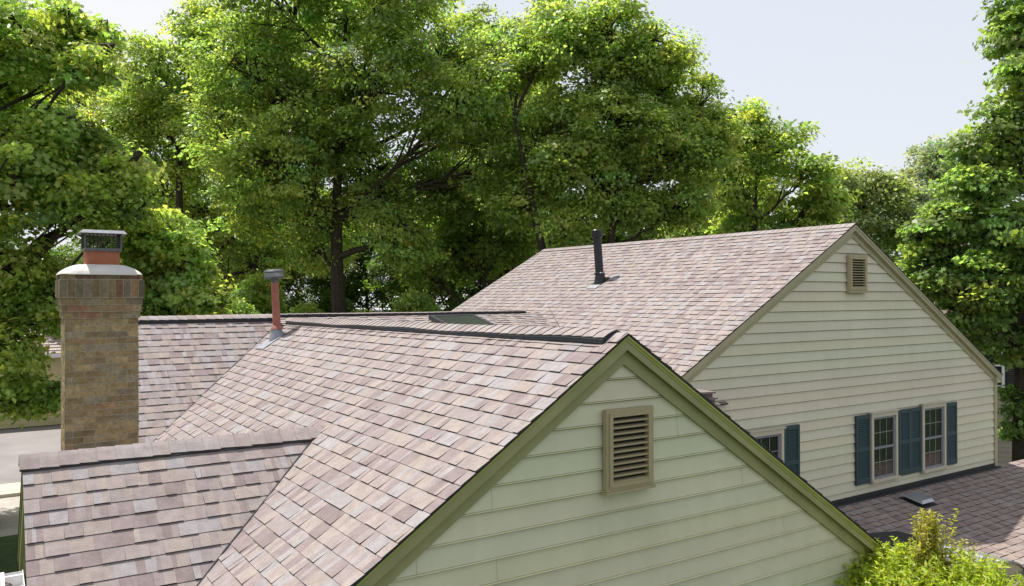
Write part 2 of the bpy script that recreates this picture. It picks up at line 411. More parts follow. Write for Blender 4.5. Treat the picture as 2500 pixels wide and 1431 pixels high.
def ridge_vent(parent, a, b, sl, sr, half, h, sag=.0, curl=True, cap_expo=.143):
    """A raised black vent strip under its own cap shingles; the near end is left open."""
    a = V(a); b = V(b); ax = (b-a).normalized(); L = (b-a).length; up = V((0,0,1)); sl = V(sl).normalized(); sr = V(sr).normalized()
    n = max(8, int(L/.25)); mb = MB(); top = []
    def z(s): return h+sag*(math.sin(s*1.7+.6)+.6*math.sin(s*3.9))
    secs = []
    for i in range(n+1):
        s = L*i/n; p = a+ax*s; hh = z(s)
        l0 = p+sl*half; l1 = l0+up*hh; c = p+up*(hh*.35+.004); r0 = p+sr*half; r1 = r0+up*hh*.8
        secs.append((l0, l1, p+sl*half*.5+up*(hh*.85), c, p+sr*half*.5+up*(hh*.7), r1, r0))
    for i in range(n):
        A, B = secs[i], secs[i+1]
        for k in range(6): mb.face([A[k], A[k+1], B[k+1], B[k]], (.02,.02,.02))
        q = (A[0]+A[1])/2; w = (B[0]+B[1])/2                 # the louvred lip along the side
        mb.bar(q+sl*.006, w+sl*.006, .012, .007)
        mb.bar(A[0]+sl*.02+up*.004, B[0]+sl*.02+up*.004, .05, .006)
    A = secs[0]; mb.face([A[0], A[1], A[2], A[3], A[4], A[5], A[6]], (.012,.012,.012))
    v = mb.build('ridge_vent', 'ridge_vent', parent)
    # the caps that ride on it
    mc = MB(); k = int(L/cap_expo)
    for i in range(k+1):
        s0 = i*cap_expo; s1 = min(L, s0+cap_expo*1.05); c = shade(); c = tuple(.6*x+.4*y for x, y in zip(c, (.30,.258,.252)))
        if s1-s0 < .03: continue
        def sec(s, lf):
            p = a+ax*s; hh = z(s)+lf
            h0 = z(s); return [p+sl*(half-.004)+up*(hh+.004), p+sl*half*.62+up*(h0*.93+lf+.003), p+sl*half*.25+up*(h0*.6+lf+.006), p+up*(h0*.35+lf+.006), p+sr*half*.5+up*(h0*.7+lf+.003), p+sr*(half-.004)+up*(h0*.8+lf)]
        A = sec(s0, .014); B = sec(s1, .006)
        for q in range(5): mc.face([A[q], A[q+1], B[q+1], B[q]], c)
        for q in range(5): mc.face([A[q]-up*.011, A[q+1]-up*.011, A[q+1], A[q]], (.13,.12,.12))
        mc.face([A[0], B[0], B[0]-up*.008, A[0]-up*.012], (.05,.05,.05))
    mc.build('ridge_cap', 'shingle', parent)
    return v
ridge_vent(fl, (FX, 4.98, FZ-.010), (FX, 13.25, FZ-.010-sag*8.2), (-1,0,-mF), (1,0,-mF), .17, .046, sag=.007)
ridge_vent(rf, (1.27, RY, RZ-.02), (4.25, RY, RZ-.005), (0,-1,-mR), (0,1,-mR), .17, .062, sag=.004)
ridge_vent(sf, (4.2, RY, RZ-.005), (9.35, RY, RZ-.005), (0,-1,-mS), (0,1,-mR), .17, .045, sag=.003)
# cricket behind the chimney
ck = MB()
rdg = ridge_caps('ridge_cap', (1.55, 9.75, -1.83), (2.5, 9.5, -1.70), (0,-1,-.5), (0,1,-.5), fl, half=.13, raise_=.02)
mb = MB(); mb.face([(1.2,9.78,-1.90),(2.9,9.4,-1.66),(2.9,10.4,-2.3),(1.2,10.6,-2.5)]); mb.face([(1.2,9.78,-1.90),(1.2,8.9,-2.5),(2.9,8.7,-2.3),(2.9,9.4,-1.66)])
mb.build('cricket', 'shingle', fl)
mb = MB(); mb.bar((1.30, 9.75, -1.86), (1.58, 9.74, -1.80), .26, .06); mb.build('cricket_flashing', 'ridge_vent', fl)

# --- walls, rakes, friezes ------------------------------------------------------
def wall_boxes(specs, label):
    for a, b in specs:
        mb = MB(); mb.box(a, b, TAN); o = mb.build('wall', 'siding_tan', house); o['label'] = label
G = -ZC
fw = siding('wall', 'siding_bounce', FW, [(.95,G),(7.78,G),(7.78,FZ-.06-mF*3.48),(4.3,FZ-.06),(.95,FZ-.06-mF*3.35)], -1.573, .1775, TAN_BOUNCE, house, bead=True, joints=8, jseed=4)
fw['label'] = 'near gable wall of beaded boards, tan paint tinted with lawn bounce light'
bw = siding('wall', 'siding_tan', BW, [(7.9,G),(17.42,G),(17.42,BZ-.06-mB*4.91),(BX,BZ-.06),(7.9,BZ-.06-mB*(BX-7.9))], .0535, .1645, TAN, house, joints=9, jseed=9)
bw['label'] = 'tan far gable wall with shuttered windows'
wall_boxes([((.95,FW+.03,G),(1.0,12.5,-2.6)), ((7.73,FW+.03,G),(7.78,12.5,-2.7)), ((.45,6.4,G),(.5,9.0,-2.35)), ((.5,6.4,G),(.95,6.45,-2.45))], 'plain side walls under the near eaves')
wall_boxes([((1.45,11.7,G),(1.5,16.0,-2.0)), ((1.5,15.95,G),(9,16.0,-2.0)), ((7.9,8.35,G),(7.95,17.2,-1.5)), ((17.37,8.35,G),(17.42,17.2,-1.7)), ((7.95,17.15,G),(17.37,17.2,-1.7))], 'rear and right side walls')
for tri in ([(.45,6.45,-2.36),(.45,8.95,-2.36),(.45,7.7,-1.40)], [(1.45,11.75,-2.0),(1.45,15.95,-2.0),(1.45,13.85,-.42)], [(7.9,17.16,-1.5),(17.42,17.16,-1.7),(BX,17.16,BZ-.06)]):
    mb = MB(); mb.face(tri, TAN); mb.build('wall', 'siding_tan', house)['label'] = 'gable end at the back'

def rake(mat, x0, z0, m, sgn, length, top, h, y0, y1, name, parent, mb=None):
    """board that follows a rake: x from x0 for length (sgn gives the side), hung `top` below the roof line"""
    own = mb is None; mb = mb or MB()
    xa, xb = x0, x0+sgn*length; za, zb = z0-top, z0-top-m*length
    p = [(xa,y0,za-h),(xb,y0,zb-h),(xb,y1,zb-h),(xa,y1,za-h),(xa,y0,za),(xb,y0,zb),(xb,y1,zb),(xa,y1,za)]
    mb.hexa(p)
    if own: return mb.build(name, mat, parent)
for sgn, L, bounce_h in ((-1, 3.65, .026), (1, 3.95, .050)):
    mb = MB(); rake(None, FX, FZ, mF, sgn, L, .018, bounce_h*.5, FY+.002, FY+.03, '', None, mb)
    rake(None, FX, FZ, mF, sgn, L, .018+bounce_h*.5, bounce_h*.5, FY+.009, FY+.03, '', None, mb)
    mb.build('rake_trim', 'trim_bounce_bright', fw)
    mb = MB(); rake(None, FX, FZ, mF, sgn, L, .018+bounce_h, .115-bounce_h, FY+.014, FY+.04, '', None, mb)
    mb.build('fascia', 'trim_bounce', fw)
    rake('soffit', FX, FZ, mF, sgn, L, .110, .012, FY+.03, FW+.01, 'soffit', fw)
    rake('trim_bounce', FX, FZ, mF, sgn, min(L, 3.5 if sgn > 0 else 3.4), .127, .125, FW-.040, FW-.002, 'frieze', fw)
for sgn, L in ((-1, 5.2), (1, 5.05)):
    mb = MB(); rake(None, BX, BZ, mB, sgn, L, .018, .040, BY+.002, BY+.03, '', None, mb); mb.build('rake_trim', 'trim_tan', bw)
    mb = MB(); rake(None, BX, BZ, mB, sgn, L, .058, .062, BY+.010, BY+.035, '', None, mb); mb.build('fascia', 'trim_tan', bw)
    rake('trim_tan', BX, BZ, mB, sgn, L, .12, .012, BY+.03, BW+.01, 'soffit', bw)
    rake('trim_tan', BX, BZ, mB, sgn, 4.6 if sgn < 0 else 4.9, .132, .10, BW-.038, BW-.002, 'frieze', bw)
# the boxed eave return and corner board at the right end of the far gable
mb = MB(); zc = BZ-mB*4.9-.12
mb.hexa([(17.38,BY+.012,zc-.14),(17.56,BY+.012,zc-.14),(17.56,BW,zc-.14),(17.38,BW,zc-.14),(17.38,BY+.012,zc),(17.56,BY+.012,zc-.10),(17.56,BW,zc-.10),(17.38,BW,zc)])
mb.build('eave_return', 'trim_tan', bw)
mb = MB(); mb.box((17.385,BW-.040,G),(17.49,BW+.07,zc-.14)); mb.build('corner_board', 'trim_tan', bw)
mb = MB(); mb.box((8.0,BW-.040,-3.60),(17.385,BW-.030,-3.485)); mb.box((8.0,BW-.14,-3.566),(17.45,BW-.041,-3.548)); mb.build('wall_flashing', 'ridge_vent', lr)
# left end of the small near roof
def side_rake(x0, x1, m, top, h, L, back, mat, name):
    mb = MB()
    for s in (-1, 1):
        ln = L if s < 0 else back
        ya, yb = WY, WY+s*ln; za, zb = wz-top, wz-top-m*ln
        mb.hexa([(x0,ya,za-h),(x1,ya,za-h),(x1,yb,zb-h),(x0,yb,zb-h),(x0,ya,za),(x1,ya,za),(x1,yb,zb),(x0,yb,zb)])
    return mb.build(name, mat, wf)
side_rake(.231, .255, mW, .032, .05, 1.6, 1.5, 'trim_bounce_bright', 'rake_trim')
side_rake(.243, .27, mW, .082, .13, 1.6, 1.5, 'trim_bounce', 'fascia')
side_rake(.27, .46, mW, .19, .012, 1.6, 1.5, 'soffit', 'soffit')
# gutter beside it: a trough with straps and some fallen leaves
mb = MB(); gx0, gx1, gz, gy0, gy1 = .085, .225, -2.20, 5.2, 7.5
mb.box((gx0,gy0,gz-.11),(gx1,gy1,gz-.105)); mb.box((gx0,gy0,gz-.105),(gx0+.004,gy1,gz)); mb.box((gx1-.004,gy0,gz-.105),(gx1,gy1,gz+.01))
mb.box((gx0-.014,gy0,gz),(gx0+.012,gy1,gz+.014)); mb.box((gx0+.004,gy1-.004,gz-.105),(gx1-.004,gy1,gz))
for y in (7.38, 7.05, 6.6, 6.0): mb.box((gx0+.012,y,gz+.001),(gx1-.004,y+.03,gz+.006))
gutter = mb.build('gutter', 'white_metal', house)
mb = MB()
for i in range(60):
    x = random.uniform(gx0+.02, gx1-.02); y = random.uniform(6.4, 7.45); z = gz-.06+random.uniform(-.02,.02); a = random.uniform(0, 6.3); r = random.uniform(.012,.03)
    mb.face([(x+r*math.cos(a),y+r*math.sin(a),z),(x-r*math.sin(a)*.6,y+r*math.cos(a)*.6,z+.012),(x-r*math.cos(a),y-r*math.sin(a),z-.004),(x+r*math.sin(a)*.6,y-r*math.cos(a)*.6,z+.006)])
mb.build('fallen_leaves', 'dry_leaves', gutter)
mb = MB(); mb.tube([(.155,7.42,gz-.1),(.155,7.42,gz-.25),(.40,7.42,gz-.5),(.40,7.42,G+.1)], [.035]*4, 8); mb.build('downspout', 'white_metal', gutter)

# --- louvred gable vents ----------------------------------------------------------
def gable_vent(x0, x1, z0, z1, y, parent, n, depth, fr, label):
    """moulded frame, dark box behind, sloping blades"""
    mb = MB(); yo = y-depth
    for w0, w1, ya in ((0, fr*.45, yo+.012), (fr*.45, fr, yo)):
        mb.box((x0+w0,ya,z0+w0),(x0+w1,y,z1-w0)); mb.box((x1-w1,ya,z0+w0),(x1-w0,y,z1-w0))
        mb.box((x0+w1,ya,z1-w1),(x1-w1,y,z1-w0)); mb.box((x0+w1,ya,z0+w0),(x1-w1,y,z0+w1))
    mb.box((x0-.012,yo-.004,z0-.022),(x1+.012,y,z0-.001))
    o = mb.build('gable_vent', 'vent_tan', parent); o['label'] = label
    mb = MB(); a, b, c, d = x0+fr, x1-fr, z0+fr, z1-fr; p = (d-c)/n
    for i in range(n):
        zb = c+p*i; 
        mb.hexa([(a,yo+.006,zb+.002),(b,yo+.006,zb+.002),(b,yo+.010,zb),(a,yo+.010,zb),(a,yo+.006,zb+.014),(b,yo+.006,zb+.014),(b,y-.004,zb+p*.42),(a,y-.004,zb+p*.42)])
    mb.build('louvre', 'vent_tan', o)
    return o
def dark_back(x0, x1, z0, z1, y, parent):
    mb = MB(); mb.box((x0,y-.003,z0),(x1,y,z1)); mb.build('vent_opening', 'dark_void', parent)
v1 = gable_vent(4.085, 4.590, -1.562, -.912, FW-.030, fw, 11, .058, .062, 'tan louvred vent in the near gable'); dark_back(4.14, 4.54, -1.51, -.96, FW-.0305, fw)
v2 = gable_vent(12.345, 12.875, .058, .692, BW-.030, bw, 11, .060, .075, 'louvred vent high in the far gable'); dark_back(12.4, 12.82, .11, .64, BW-.0305, bw)

# --- windows and shutters on the far wall -------------------------------------------
def window(x0, x1, z0, z1, label):
    Y = BW-.030; mb = MB(); t = .062
    mb.box((x0,Y-.05,z0+.055),(x0+t,Y,z1-.10)); mb.box((x1-t,Y-.05,z0+.055),(x1,Y,z1-.10))
    mb.box((x0,Y-.052,z1-.10),(x1,Y,z1-.035)); mb.box((x0-.012,Y-.062,z1-.035),(x1+.012,Y,z1-.016)); mb.box((x0-.028,Y-.08,z1-.016),(x1+.028,Y,z1))
    mb.box((x0-.012,Y-.085,z0+.012),(x1+.012,Y,z0+.052)); mb.box((x0,Y-.05,z0-.02),(x1,Y,z0+.010))
    f = mb.build('window', 'window_trim', house); f['label'] = label
    a, b, c, d = x0+t, x1-t, z0+.055, z1-.102; mid = (c+d)/2
    mb = MB(); s = .035
    for (u, w, ya) in ((mid-.02, d, Y-.030), (c, mid+.02, Y-.018)):
        mb.box((a,ya,u),(a+s,Y-.003,w)); mb.box((b-s*1.5,ya,u),(b,Y-.003,w)); mb.box((a+s,ya-.001,w-s),(b-s*1.5,Y-.003,w)); mb.box((a+s,ya-.001,u),(b-s*1.5,Y-.003,u+s*1.15))
    mb.build('sash', 'sash', f)
    mb = MB(); g0, g1 = a+s, b-s*1.5
    for (u, w, ya) in ((mid-.02+s*1.15, d-s, Y-.016), (c+s*1.15, mid+.02-s, Y-.010)):
        for i in (1, 2):
            x = g0+(g1-g0)*i/3; mb.box((x-.006,ya,u),(x+.006,ya+.004,w))
        z = (u+w)/2; mb.box((g0,ya+.001,z-.006),(g1,ya+.005,z+.006))
    mb.build('muntin', 'muntin', f)
    mb = MB(); mb.box((a,Y-.006,c),(b,Y-.001,d)); mb.build('pane', 'pane', f)
    return f
def shutter(x0, x1, z0, z1, label):
    Y = BW-.030; mb = MB(); s = .05; t = .032; m = (z0+z1)/2
    mb.box((x0,Y-t,z0),(x0+s,Y,z1)); mb.box((x1-s,Y-t,z0),(x1,Y,z1))
    for a, b in ((z0, z0+.10), (m-.035, m+.035), (z1-.07, z1)): mb.box((x0+s,Y-t+.001,a),(x1-s,Y,b))
    o = mb.build('shutter', 'shutter', house); o['label'] = label
    mb = MB(); mb.box((x0+s,Y-.008,z0+.1),(x1-s,Y-.002,z1-.07))
    for a, b in ((z0+.10, m-.035), (m+.035, z1-.07)):
        n = 15; p = (b-a)/n
        for i in range(n):
            z = a+p*i; mb.hexa([(x0+s,Y-t+.004,z),(x1-s,Y-t+.004,z),(x1-s,Y-.009,z+p*.55),(x0+s,Y-.009,z+p*.55),(x0+s,Y-t+.004,z+.008),(x1-s,Y-t+.004,z+.008),(x1-s,Y-.009,z+p*.55+.008),(x0+s,Y-.009,z+p*.55+.008)])
    mb.build('slat_panel', 'shutter', o)
    return o
window(12.99, 13.80, -3.325, -2.075, 'left window of the pair, between dark shutters')
window(14.62, 15.435, -3.345, -2.045, 'right window of the pair, between dark shutters')
window(9.79, 10.60, -3.33, -2.10, 'window half hidden behind the near roof edge')
for x0, x1, l in ((12.56,12.965,'blue grey shutter left of the pair'), (13.855,14.232,'shutter beside the left window of the pair'), (14.237,14.605,'shutter beside the right window of the pair'), (15.465,15.87,'blue grey shutter right of the pair'), (10.625,11.02,'shutter next to the half hidden window'), (9.36,9.765,'shutter hidden behind the near roof')):
    shutter(x0, x1, -3.31, -2.105, l)

# --- chimney --------------------------------------------------------------------------
cx0, cx1, cy0, cy1 = .637, 1.320, 9.2, 9.76
BR = [((.235,.175,.092),.34), ((.27,.21,.115),.24), ((.195,.145,.08),.2), ((.22,.19,.13),.12), ((.25,.165,.095),.05), ((.175,.145,.10),.05)]
def brick_col(red=0):
    r = random.random()
    for c, w in BR:
        if r < w: break
        r -= w
    k = random.uniform(1.0, 1.22)
    if random.random() < red: c = (.235,.13,.08)
    return tuple(x*k for x in c)
core = MB(); bricks = MB()
def course(z0, z1, out, length=.203, red=0, shift=0., soot=0.):
    X0, X1, Y0, Y1 = cx0-out, cx1+out, cy0-out, cy1+out
    core.box((X0+.006,Y0+.006,z0),(X1-.006,Y1-.006,z1), (.3,.3,.3))
    j = .0068; pr = .0055
    for side in range(4):
        a, b = (X0, X1) if side in (0, 2) else (Y0, Y1)
        u = a-shift*length
        while u < b-.01:
            u0, u1 = max(a, u)+j*.6, min(b, u+length)-j*.6; u += length
            if u1-u0 < .02: continue
            c = brick_col(red); sk = 1-soot*random.uniform(.2, 1.); c = tuple(x*sk for x in c); d = pr+random.uniform(-.0015,.0015); h0, h1 = z0+j, z1-j*.4
            if side == 0: bricks.box((u0,Y0+.006-d,h0),(u1,Y0+.05,h1), c)
            elif side == 1: bricks.box((X1-.05,u0,h0),(X1-.006+d,u1,h1), c)
            elif side == 2: bricks.box((u0,Y1-.05,h0),(u1,Y1-.006+d,h1), c)
            else: bricks.box((X0+.006-d,u0,h0),(X0+.05,u1,h1), c)
z = -.225; i = 0
while z > -3.2:
    course(z-.0672, z, 0, shift=.5*(i % 2)+.15); z -= .0672; i += 1
course(-.225, -.155, .014, shift=.3, red=.05); course(-.155, -.085, .026, shift=.8, red=.05); course(-.085, -.013, .038, shift=.1, red=.1, soot=.3)
course(-.013, .178, .050, length=.0725, red=.05, soot=.5); course(.178, .234, .036, shift=.4, red=.2, soot=.6)
chim = bricks.build('chimney', 'brick', house); chim['label'] = 'tan brick chimney with corbelled top'
core.build('mortar_core', 'mortar', chim)
# cement crown, domed
mb = MB(); n = 10; rings = []
X0, X1, Y0, Y1 = cx0-.05, cx1+.05, cy0-.05, cy1+.05; mx, my = (X0+X1)/2, (Y0+Y1)/2
for k in range(n+1):
    t = k/n; s = 1-t*.56; zz = .234+.105*math.sin(t*math.pi/2)**.75
    ring = []
    for q in range(32):
        a = 2*math.pi*q/32; ex = 2/(7-4*t)
        ca, sa = math.cos(a), math.sin(a)
        ring.append((mx+(X1-X0)/2*s*math.copysign(abs(ca)**ex, ca), my+(Y1-Y0)/2*s*math.copysign(abs(sa)**ex, sa), zz))
    rings.append(ring)
low = [(x, y, .225) for x, y, _ in rings[0]]
rings.insert(0, low)
for k in range(len(rings)-1):
    for q in range(32): mb.face([rings[k][q], rings[k][(q+1) % 32], rings[k+1][(q+1) % 32], rings[k+1][q]])
mb.face(rings[-1]); mb.build('crown', 'cement', chim, smooth=True)
fx0, fx1, fy0, fy1 = .835, 1.165, 9.33, 9.65
mb = MB()                                                       # round-cornered clay flue
prof = []
for q in range(40):
    a = 2*math.pi*q/40; ca, sa = math.cos(a), math.sin(a); ex = .38
    prof.append(((fx0+fx1)/2+(fx1-fx0)/2*math.copysign(abs(ca)**ex, ca), (fy0+fy1)/2+(fy1-fy0)/2*math.copysign(abs(sa)**ex, sa)))
for q in range(40):
    a, b = prof[q], prof[(q+1) % 40]; mb.face([(*a,.28),(*b,.28),(*b,.50),(*a,.50)])
mb.face([(*p,.50) for p in prof]); mb.build('flue_tile', 'terracotta', chim, smooth=True)
mb = MB(); a, b, c, d = fx0-.012, fx1+.012, fy0-.012, fy1+.012     # spark arrestor: base band, posts, mesh, lid
for p, q in (((a,c),(b,c+.012)), ((a,d-.012),(b,d)), ((a,c+.012),(a+.012,d-.012)), ((b-.012,c+.012),(b,d-.012))):
    mb.box((*p,.478),(*q,.510)); 
cage = mb.build('chimney_cap', 'dull_steel', chim)
mb = MB()
for x in np.linspace(a+.006, b-.006, 10):
    for y in (c+.006, d-.006): mb.box((x-.0035,y-.0035,.51),(x+.0035,y+.0035,.665))
for y in np.linspace(c+.02, d-.02, 8):
    for x in (a+.006, b-.006): mb.box((x-.0035,y-.0035,.51),(x+.0035,y+.0035,.665))
for zz in (.535, .56, .585, .61, .635, .66):
    for y in (c+.006, d-.006): mb.box((a,y-.002,zz-.002),(b,y+.002,zz+.002))
    for x in (a+.006, b-.006): mb.box((x-.002,c,zz-.002),(x+.002,d,zz+.002))
mb.build('mesh_screen', 'black_metal', chim)
for x in (a, b-.014):
    for y in (c, d-.014): mb = MB(); mb.box((x,y,.51),(x+.014,y+.014,.665)); mb.build('cap_post', 'dull_steel', chim)
mb = MB(); e = .045
mb.hexa([(a-e,c-e,.664),(b+e,c-e,.664),(b+e,d+e,.664),(a-e,d+e,.664),(a-e+.03,c-e+.03,.698),(b+e-.03,c-e+.03,.698),(b+e-.03,d+e-.03,.698),(a-e+.03,d+e-.03,.698)])
mb.build('cap_lid', 'galvanised', chim)

# --- vent pipes --------------------------------------------------------------------------
def lean_axis(dx, dy): return V((dx, dy, 1)).normalized()
bx, by = 3.872, 12.75; bz = FZ-mF*(FX-bx)-sag*(by-FY)
ax = lean_axis(-.045, .02); P = V((bx, by, bz-.05))
mb = MB(); mb.lathe([(.062,0),(.062,.42),(.0645,.421),(.0645,.435),(.060,.436),(.060,.93)], P, ax, 20)
pipe = mb.build('vent_pipe', 'red_paint', house, smooth=True); pipe['label'] = 'rusty red flue pipe with a round galvanised cap'
mb = MB(); mb.lathe([(.062,.205),(.105,.185),(.10,.20),(.064,.245)], P, ax, 20); mb.build('storm_collar', 'red_paint', pipe, smooth=True)
mb = MB(); mb.lathe([(.14,-.02),(.125,.06),(.09,.15),(.074,.225)], P, V((-.10,0,1)), 22)
pl = V((bx-.05, by, FZ-mF*(FX-bx+.05)-sag*(by-FY)+.016)); d = V((-1,0,-mF)).normalized(); y = V((0,1,0)); nn = V((-mF,0,1)).normalized()
mb.hexa([pl-d*.17-y*.17, pl+d*.28-y*.17, pl+d*.28+y*.17, pl-d*.17+y*.17, pl-d*.17-y*.17+nn*.006, pl+d*.28-y*.17+nn*.006, pl+d*.28+y*.17+nn*.006, pl-d*.17+y*.17+nn*.006])
mb.build('boot', 'lead', pipe, smooth=True)
mb = MB(); mb.lathe([(.054,.92),(.054,.985),(.10,.99),(.158,1.0),(.160,1.015),(.154,1.024),(.13,1.026)], P, ax, 28)
mb.lathe([(.13,1.09),(.160,1.095),(.161,1.11),(.148,1.128),(.09,1.142),(.02,1.148)], P, ax, 28); mb.build('vent_cap', 'dull_steel', pipe, smooth=True)
mb = MB(); c = P
for q in range(36):
    a = 2*math.pi*q/36; o = V((math.cos(a)*.145, math.sin(a)*.145, 0)); mb.bar(c+o+ax*1.02, c+o+ax*1.10, .004, .004)
for h in (1.035, 1.05, 1.065, 1.08): mb.lathe([(.144,h-.002),(.147,h-.002),(.147,h+.002),(.144,h+.002),(.144,h-.002)], c, ax, 28, close=False)
mb.lathe([(.10,1.02),(.10,1.095)], c, ax, 20, close=False); mb.build('mesh_screen', 'metal_grey', pipe)

bx, by = 10.84, 13.07; bz = BZ-mB*(BX-bx); ax = lean_axis(-.055, .036); P = V((bx, by, bz-.05))
mb = MB(); mb.lathe([(.088,0),(.088,1.02)], P, ax, 22)
bp = mb.build('vent_pipe', 'black_plastic', house, smooth=True); bp['label'] = 'black plastic vent pipe with a ribbed cap on the upper roof'
mb = MB(); mb.lathe([(.088,.985),(.112,1.0),(.118,1.02),(.118,1.035),(.108,1.037),(.108,1.047),(.121,1.05),(.121,1.075),(.109,1.078),(.109,1.088),(.121,1.09),(.121,1.115),(.11,1.118),(.11,1.128),(.117,1.13),(.115,1.155),(.10,1.17),(.02,1.174)], P, ax, 26); mb.build('vent_cap', 'black_plastic', bp, smooth=True)
mb = MB(); mb.lathe([(.092,.222),(.118,.225),(.118,.252),(.092,.258)], P, ax, 22); mb.lathe([(.135,-.06),(.125,.06),(.112,.15),(.098,.225)], P, V((-.03,0,1)), 22)
pl = V((bx, by, bz+.016)); d = V((-1,0,-mB)).normalized(); nn = V((-mB,0,1)).normalized()
mb.hexa([pl-d*.16-y*.16, pl+d*.14-y*.16, pl+d*.14+y*.16, pl-d*.16+y*.16, pl-d*.16-y*.16+nn*.006, pl+d*.14-y*.16+nn*.006, pl+d*.14+y*.16+nn*.006, pl-d*.16+y*.16+nn*.006])
mb.build('boot', 'black_plastic', bp, smooth=True)
mb = MB(); s = pl+d*.15+nn*.004
mb.hexa([s-y*.16, s+d*.16-y*.16, s+d*.16+y*.15, s+y*.15, s-y*.16+nn*.004, s+d*.16-y*.16+nn*.004, s+d*.16+y*.15+nn*.004, s+y*.15+nn*.004]); mb.build('flashing', 'copper_grey', bp)
mb = MB()
for q in range(5):
    a = -.5+q*.35; mb.lathe([(.0,0),(.022,.006),(.0,.03)], P+ax*.24+V((math.sin(a)*.11,-math.cos(a)*.11,0)), (0,0,1), 8)
mb.build('sealant', 'cement', bp)

# --- skylight ------------------------------------------------------------------------------
dS = V((0,-1,-mS)).normalized(); nS = V((0,-mS,1)).normalized(); O = V((6.50, 12.62, RZ-mS*(RY-12.62)+.055))
W_, L_ = .93, .88; X = V((1,0,0))
def sk(u, v, h): return O+X*u+dS*v+nS*h
mb = MB(); mb.hexa([sk(.04,.04,-.07),sk(W_-.04,.04,-.07),sk(W_-.04,L_-.04,-.07),sk(.04,L_-.04,-.07),sk(.04,.04,.18),sk(W_-.04,.04,.18),sk(W_-.04,L_-.04,.18),sk(.04,L_-.04,.18)])
sky_l = mb.build('skylight', 'skylight_curb', house); sky_l['label'] = 'raised glass skylight in the low roof'
mb = MB(); t = .065
for (u0, v0, u1, v1) in ((0,0,W_,t),(0,L_-t,W_,L_),(0,t,t,L_-t),(W_-t,t,W_,L_-t)):
    mb.hexa([sk(u0,v0,.155),sk(u1,v0,.155),sk(u1,v1,.155),sk(u0,v1,.155),sk(u0,v0,.232),sk(u1,v0,.232),sk(u1,v1,.232),sk(u0,v1,.232)])
mb.build('skylight_frame', 'skylight_frame', sky_l)
mb = MB(); mb.hexa([sk(t,t,.19),sk(W_-t,t,.19),sk(W_-t,L_-t,.19),sk(t,L_-t,.19),sk(t,t,.224),sk(W_-t,t,.224),sk(W_-t,L_-t,.224),sk(t,L_-t,.224)]); mb.build('pane', 'skylight_glass', sky_l)

# --- box vent, dark sheet painted in for eave shadow and arched hood on the low right roof ---------------------------
dL = V((0,-1,-mL)).normalized(); nL = V((0,-mL,1)).normalized(); O = V((13.50, 7.98, lz-mL*(LY-7.98)))
def lk(u, v, h): return O+X*u+dL*v+nL*h
mb = MB(); mb.hexa([lk(-.04,-.03,.012),lk(.42,-.03,.012),lk(.42,.42,.012),lk(-.04,.42,.012),lk(-.04,-.03,.02),lk(.42,-.03,.02),lk(.42,.42,.02),lk(-.04,.42,.02)])
mb.hexa([lk(.03,.03,.02),lk(.35,.03,.02),lk(.35,.33,.02),lk(.03,.33,.02),lk(.03,.03,.07),lk(.35,.03,.07),lk(.35,.33,.07),lk(.03,.33,.07)])
rv = mb.build('roof_vent', 'black_plastic', house); rv['label'] = 'square black roof vent on the low shaded roof'
mb = MB(); mb.hexa([lk(-.005,-.01,.06),lk(.385,-.01,.06),lk(.385,.37,.06),lk(-.005,.37,.06),lk(.03,.03,.105),lk(.35,.03,.105),lk(.35,.33,.105),lk(.03,.33,.105)]); mb.build('hood', 'metal_grey', rv)
def lp(x, yv, h): return V((x, yv, lz-mL*(LY-yv)))+nL*h
mb = MB(); mb.hexa([lp(11.0,7.45,.012),lp(12.05,7.2,.012),lp(12.35,6.75,.012),lp(11.0,6.75,.012),lp(11.0,7.45,.022),lp(12.05,7.2,.022),lp(12.35,6.75,.022),lp(11.0,6.75,.022)]); mb.build('eave_shadow', 'ridge_vent', lr)  # dark sheet laid on the roof as the shadow by the near eave
mb = MB(); hx, ha, hb, hy0, hy1, hz = 12.02, .86, .50, 5.66, 6.75, -4.31
arc = [(hx+ha*math.cos(math.pi*k/24), hz+hb*math.sin(math.pi*k/24)) for k in range(25)]
for k in range(24):
    (xa, za), (xb, zb) = arc[k], arc[k+1]; mb.face([(xa,hy0-.03,za),(xb,hy0-.03,zb),(xb,hy1,zb),(xa,hy1,za)])
    mb.face([(xa,hy0-.03,za-.025),(xb,hy0-.03,zb-.025),(xb,hy0-.03,zb),(xa,hy0-.03,za)])
hood = mb.build('entry_hood', 'copper_grey', house, smooth=True); hood['label'] = 'arched grey metal entry hood with a tan face'
mb = MB()
for k in range(24):
    (xa, za), (xb, zb) = arc[k], arc[k+1]; s = .62
    ia = (hx+(xa-hx)*s, hz+(za-hz)*s-.02); ib = (hx+(xb-hx)*s, hz+(zb-hz)*s-.02)
    mb.face([(xa,hy0,za-.02),(xb,hy0,zb-.02),(ib[0],hy0,ib[1]),(ia[0],hy0,ia[1])])
    mb.face([(ia[0],hy0,ia[1]),(ib[0],hy0,ib[1]),(ib[0],hy0+.5,ib[1]),(ia[0],hy0+.5,ia[1])])
mb.build('arch_face', 'trim_tan', hood)
mb = MB(); mb.box((hx-ha,hy0+.5,-6.5),(hx+ha,hy0+.52,hz+.32)); mb.build('entry_wall', 'siding_pink', hood)
for sx in (-1, 1): mb = MB(); mb.box((hx+sx*(ha-.09)-.07,hy0+.01,-6.5),(hx+sx*(ha-.09)+.07,hy0+.15,hz-.021)); mb.build('post', 'window_trim', hood)
mb = MB(); mb.tube([(hx+.03,hy0-.02,hz+hb+.004),(hx+.03,hy1-.3,hz+hb+.004)], [.006,.006], 5); mb.build('seam', 'white_metal', hood)
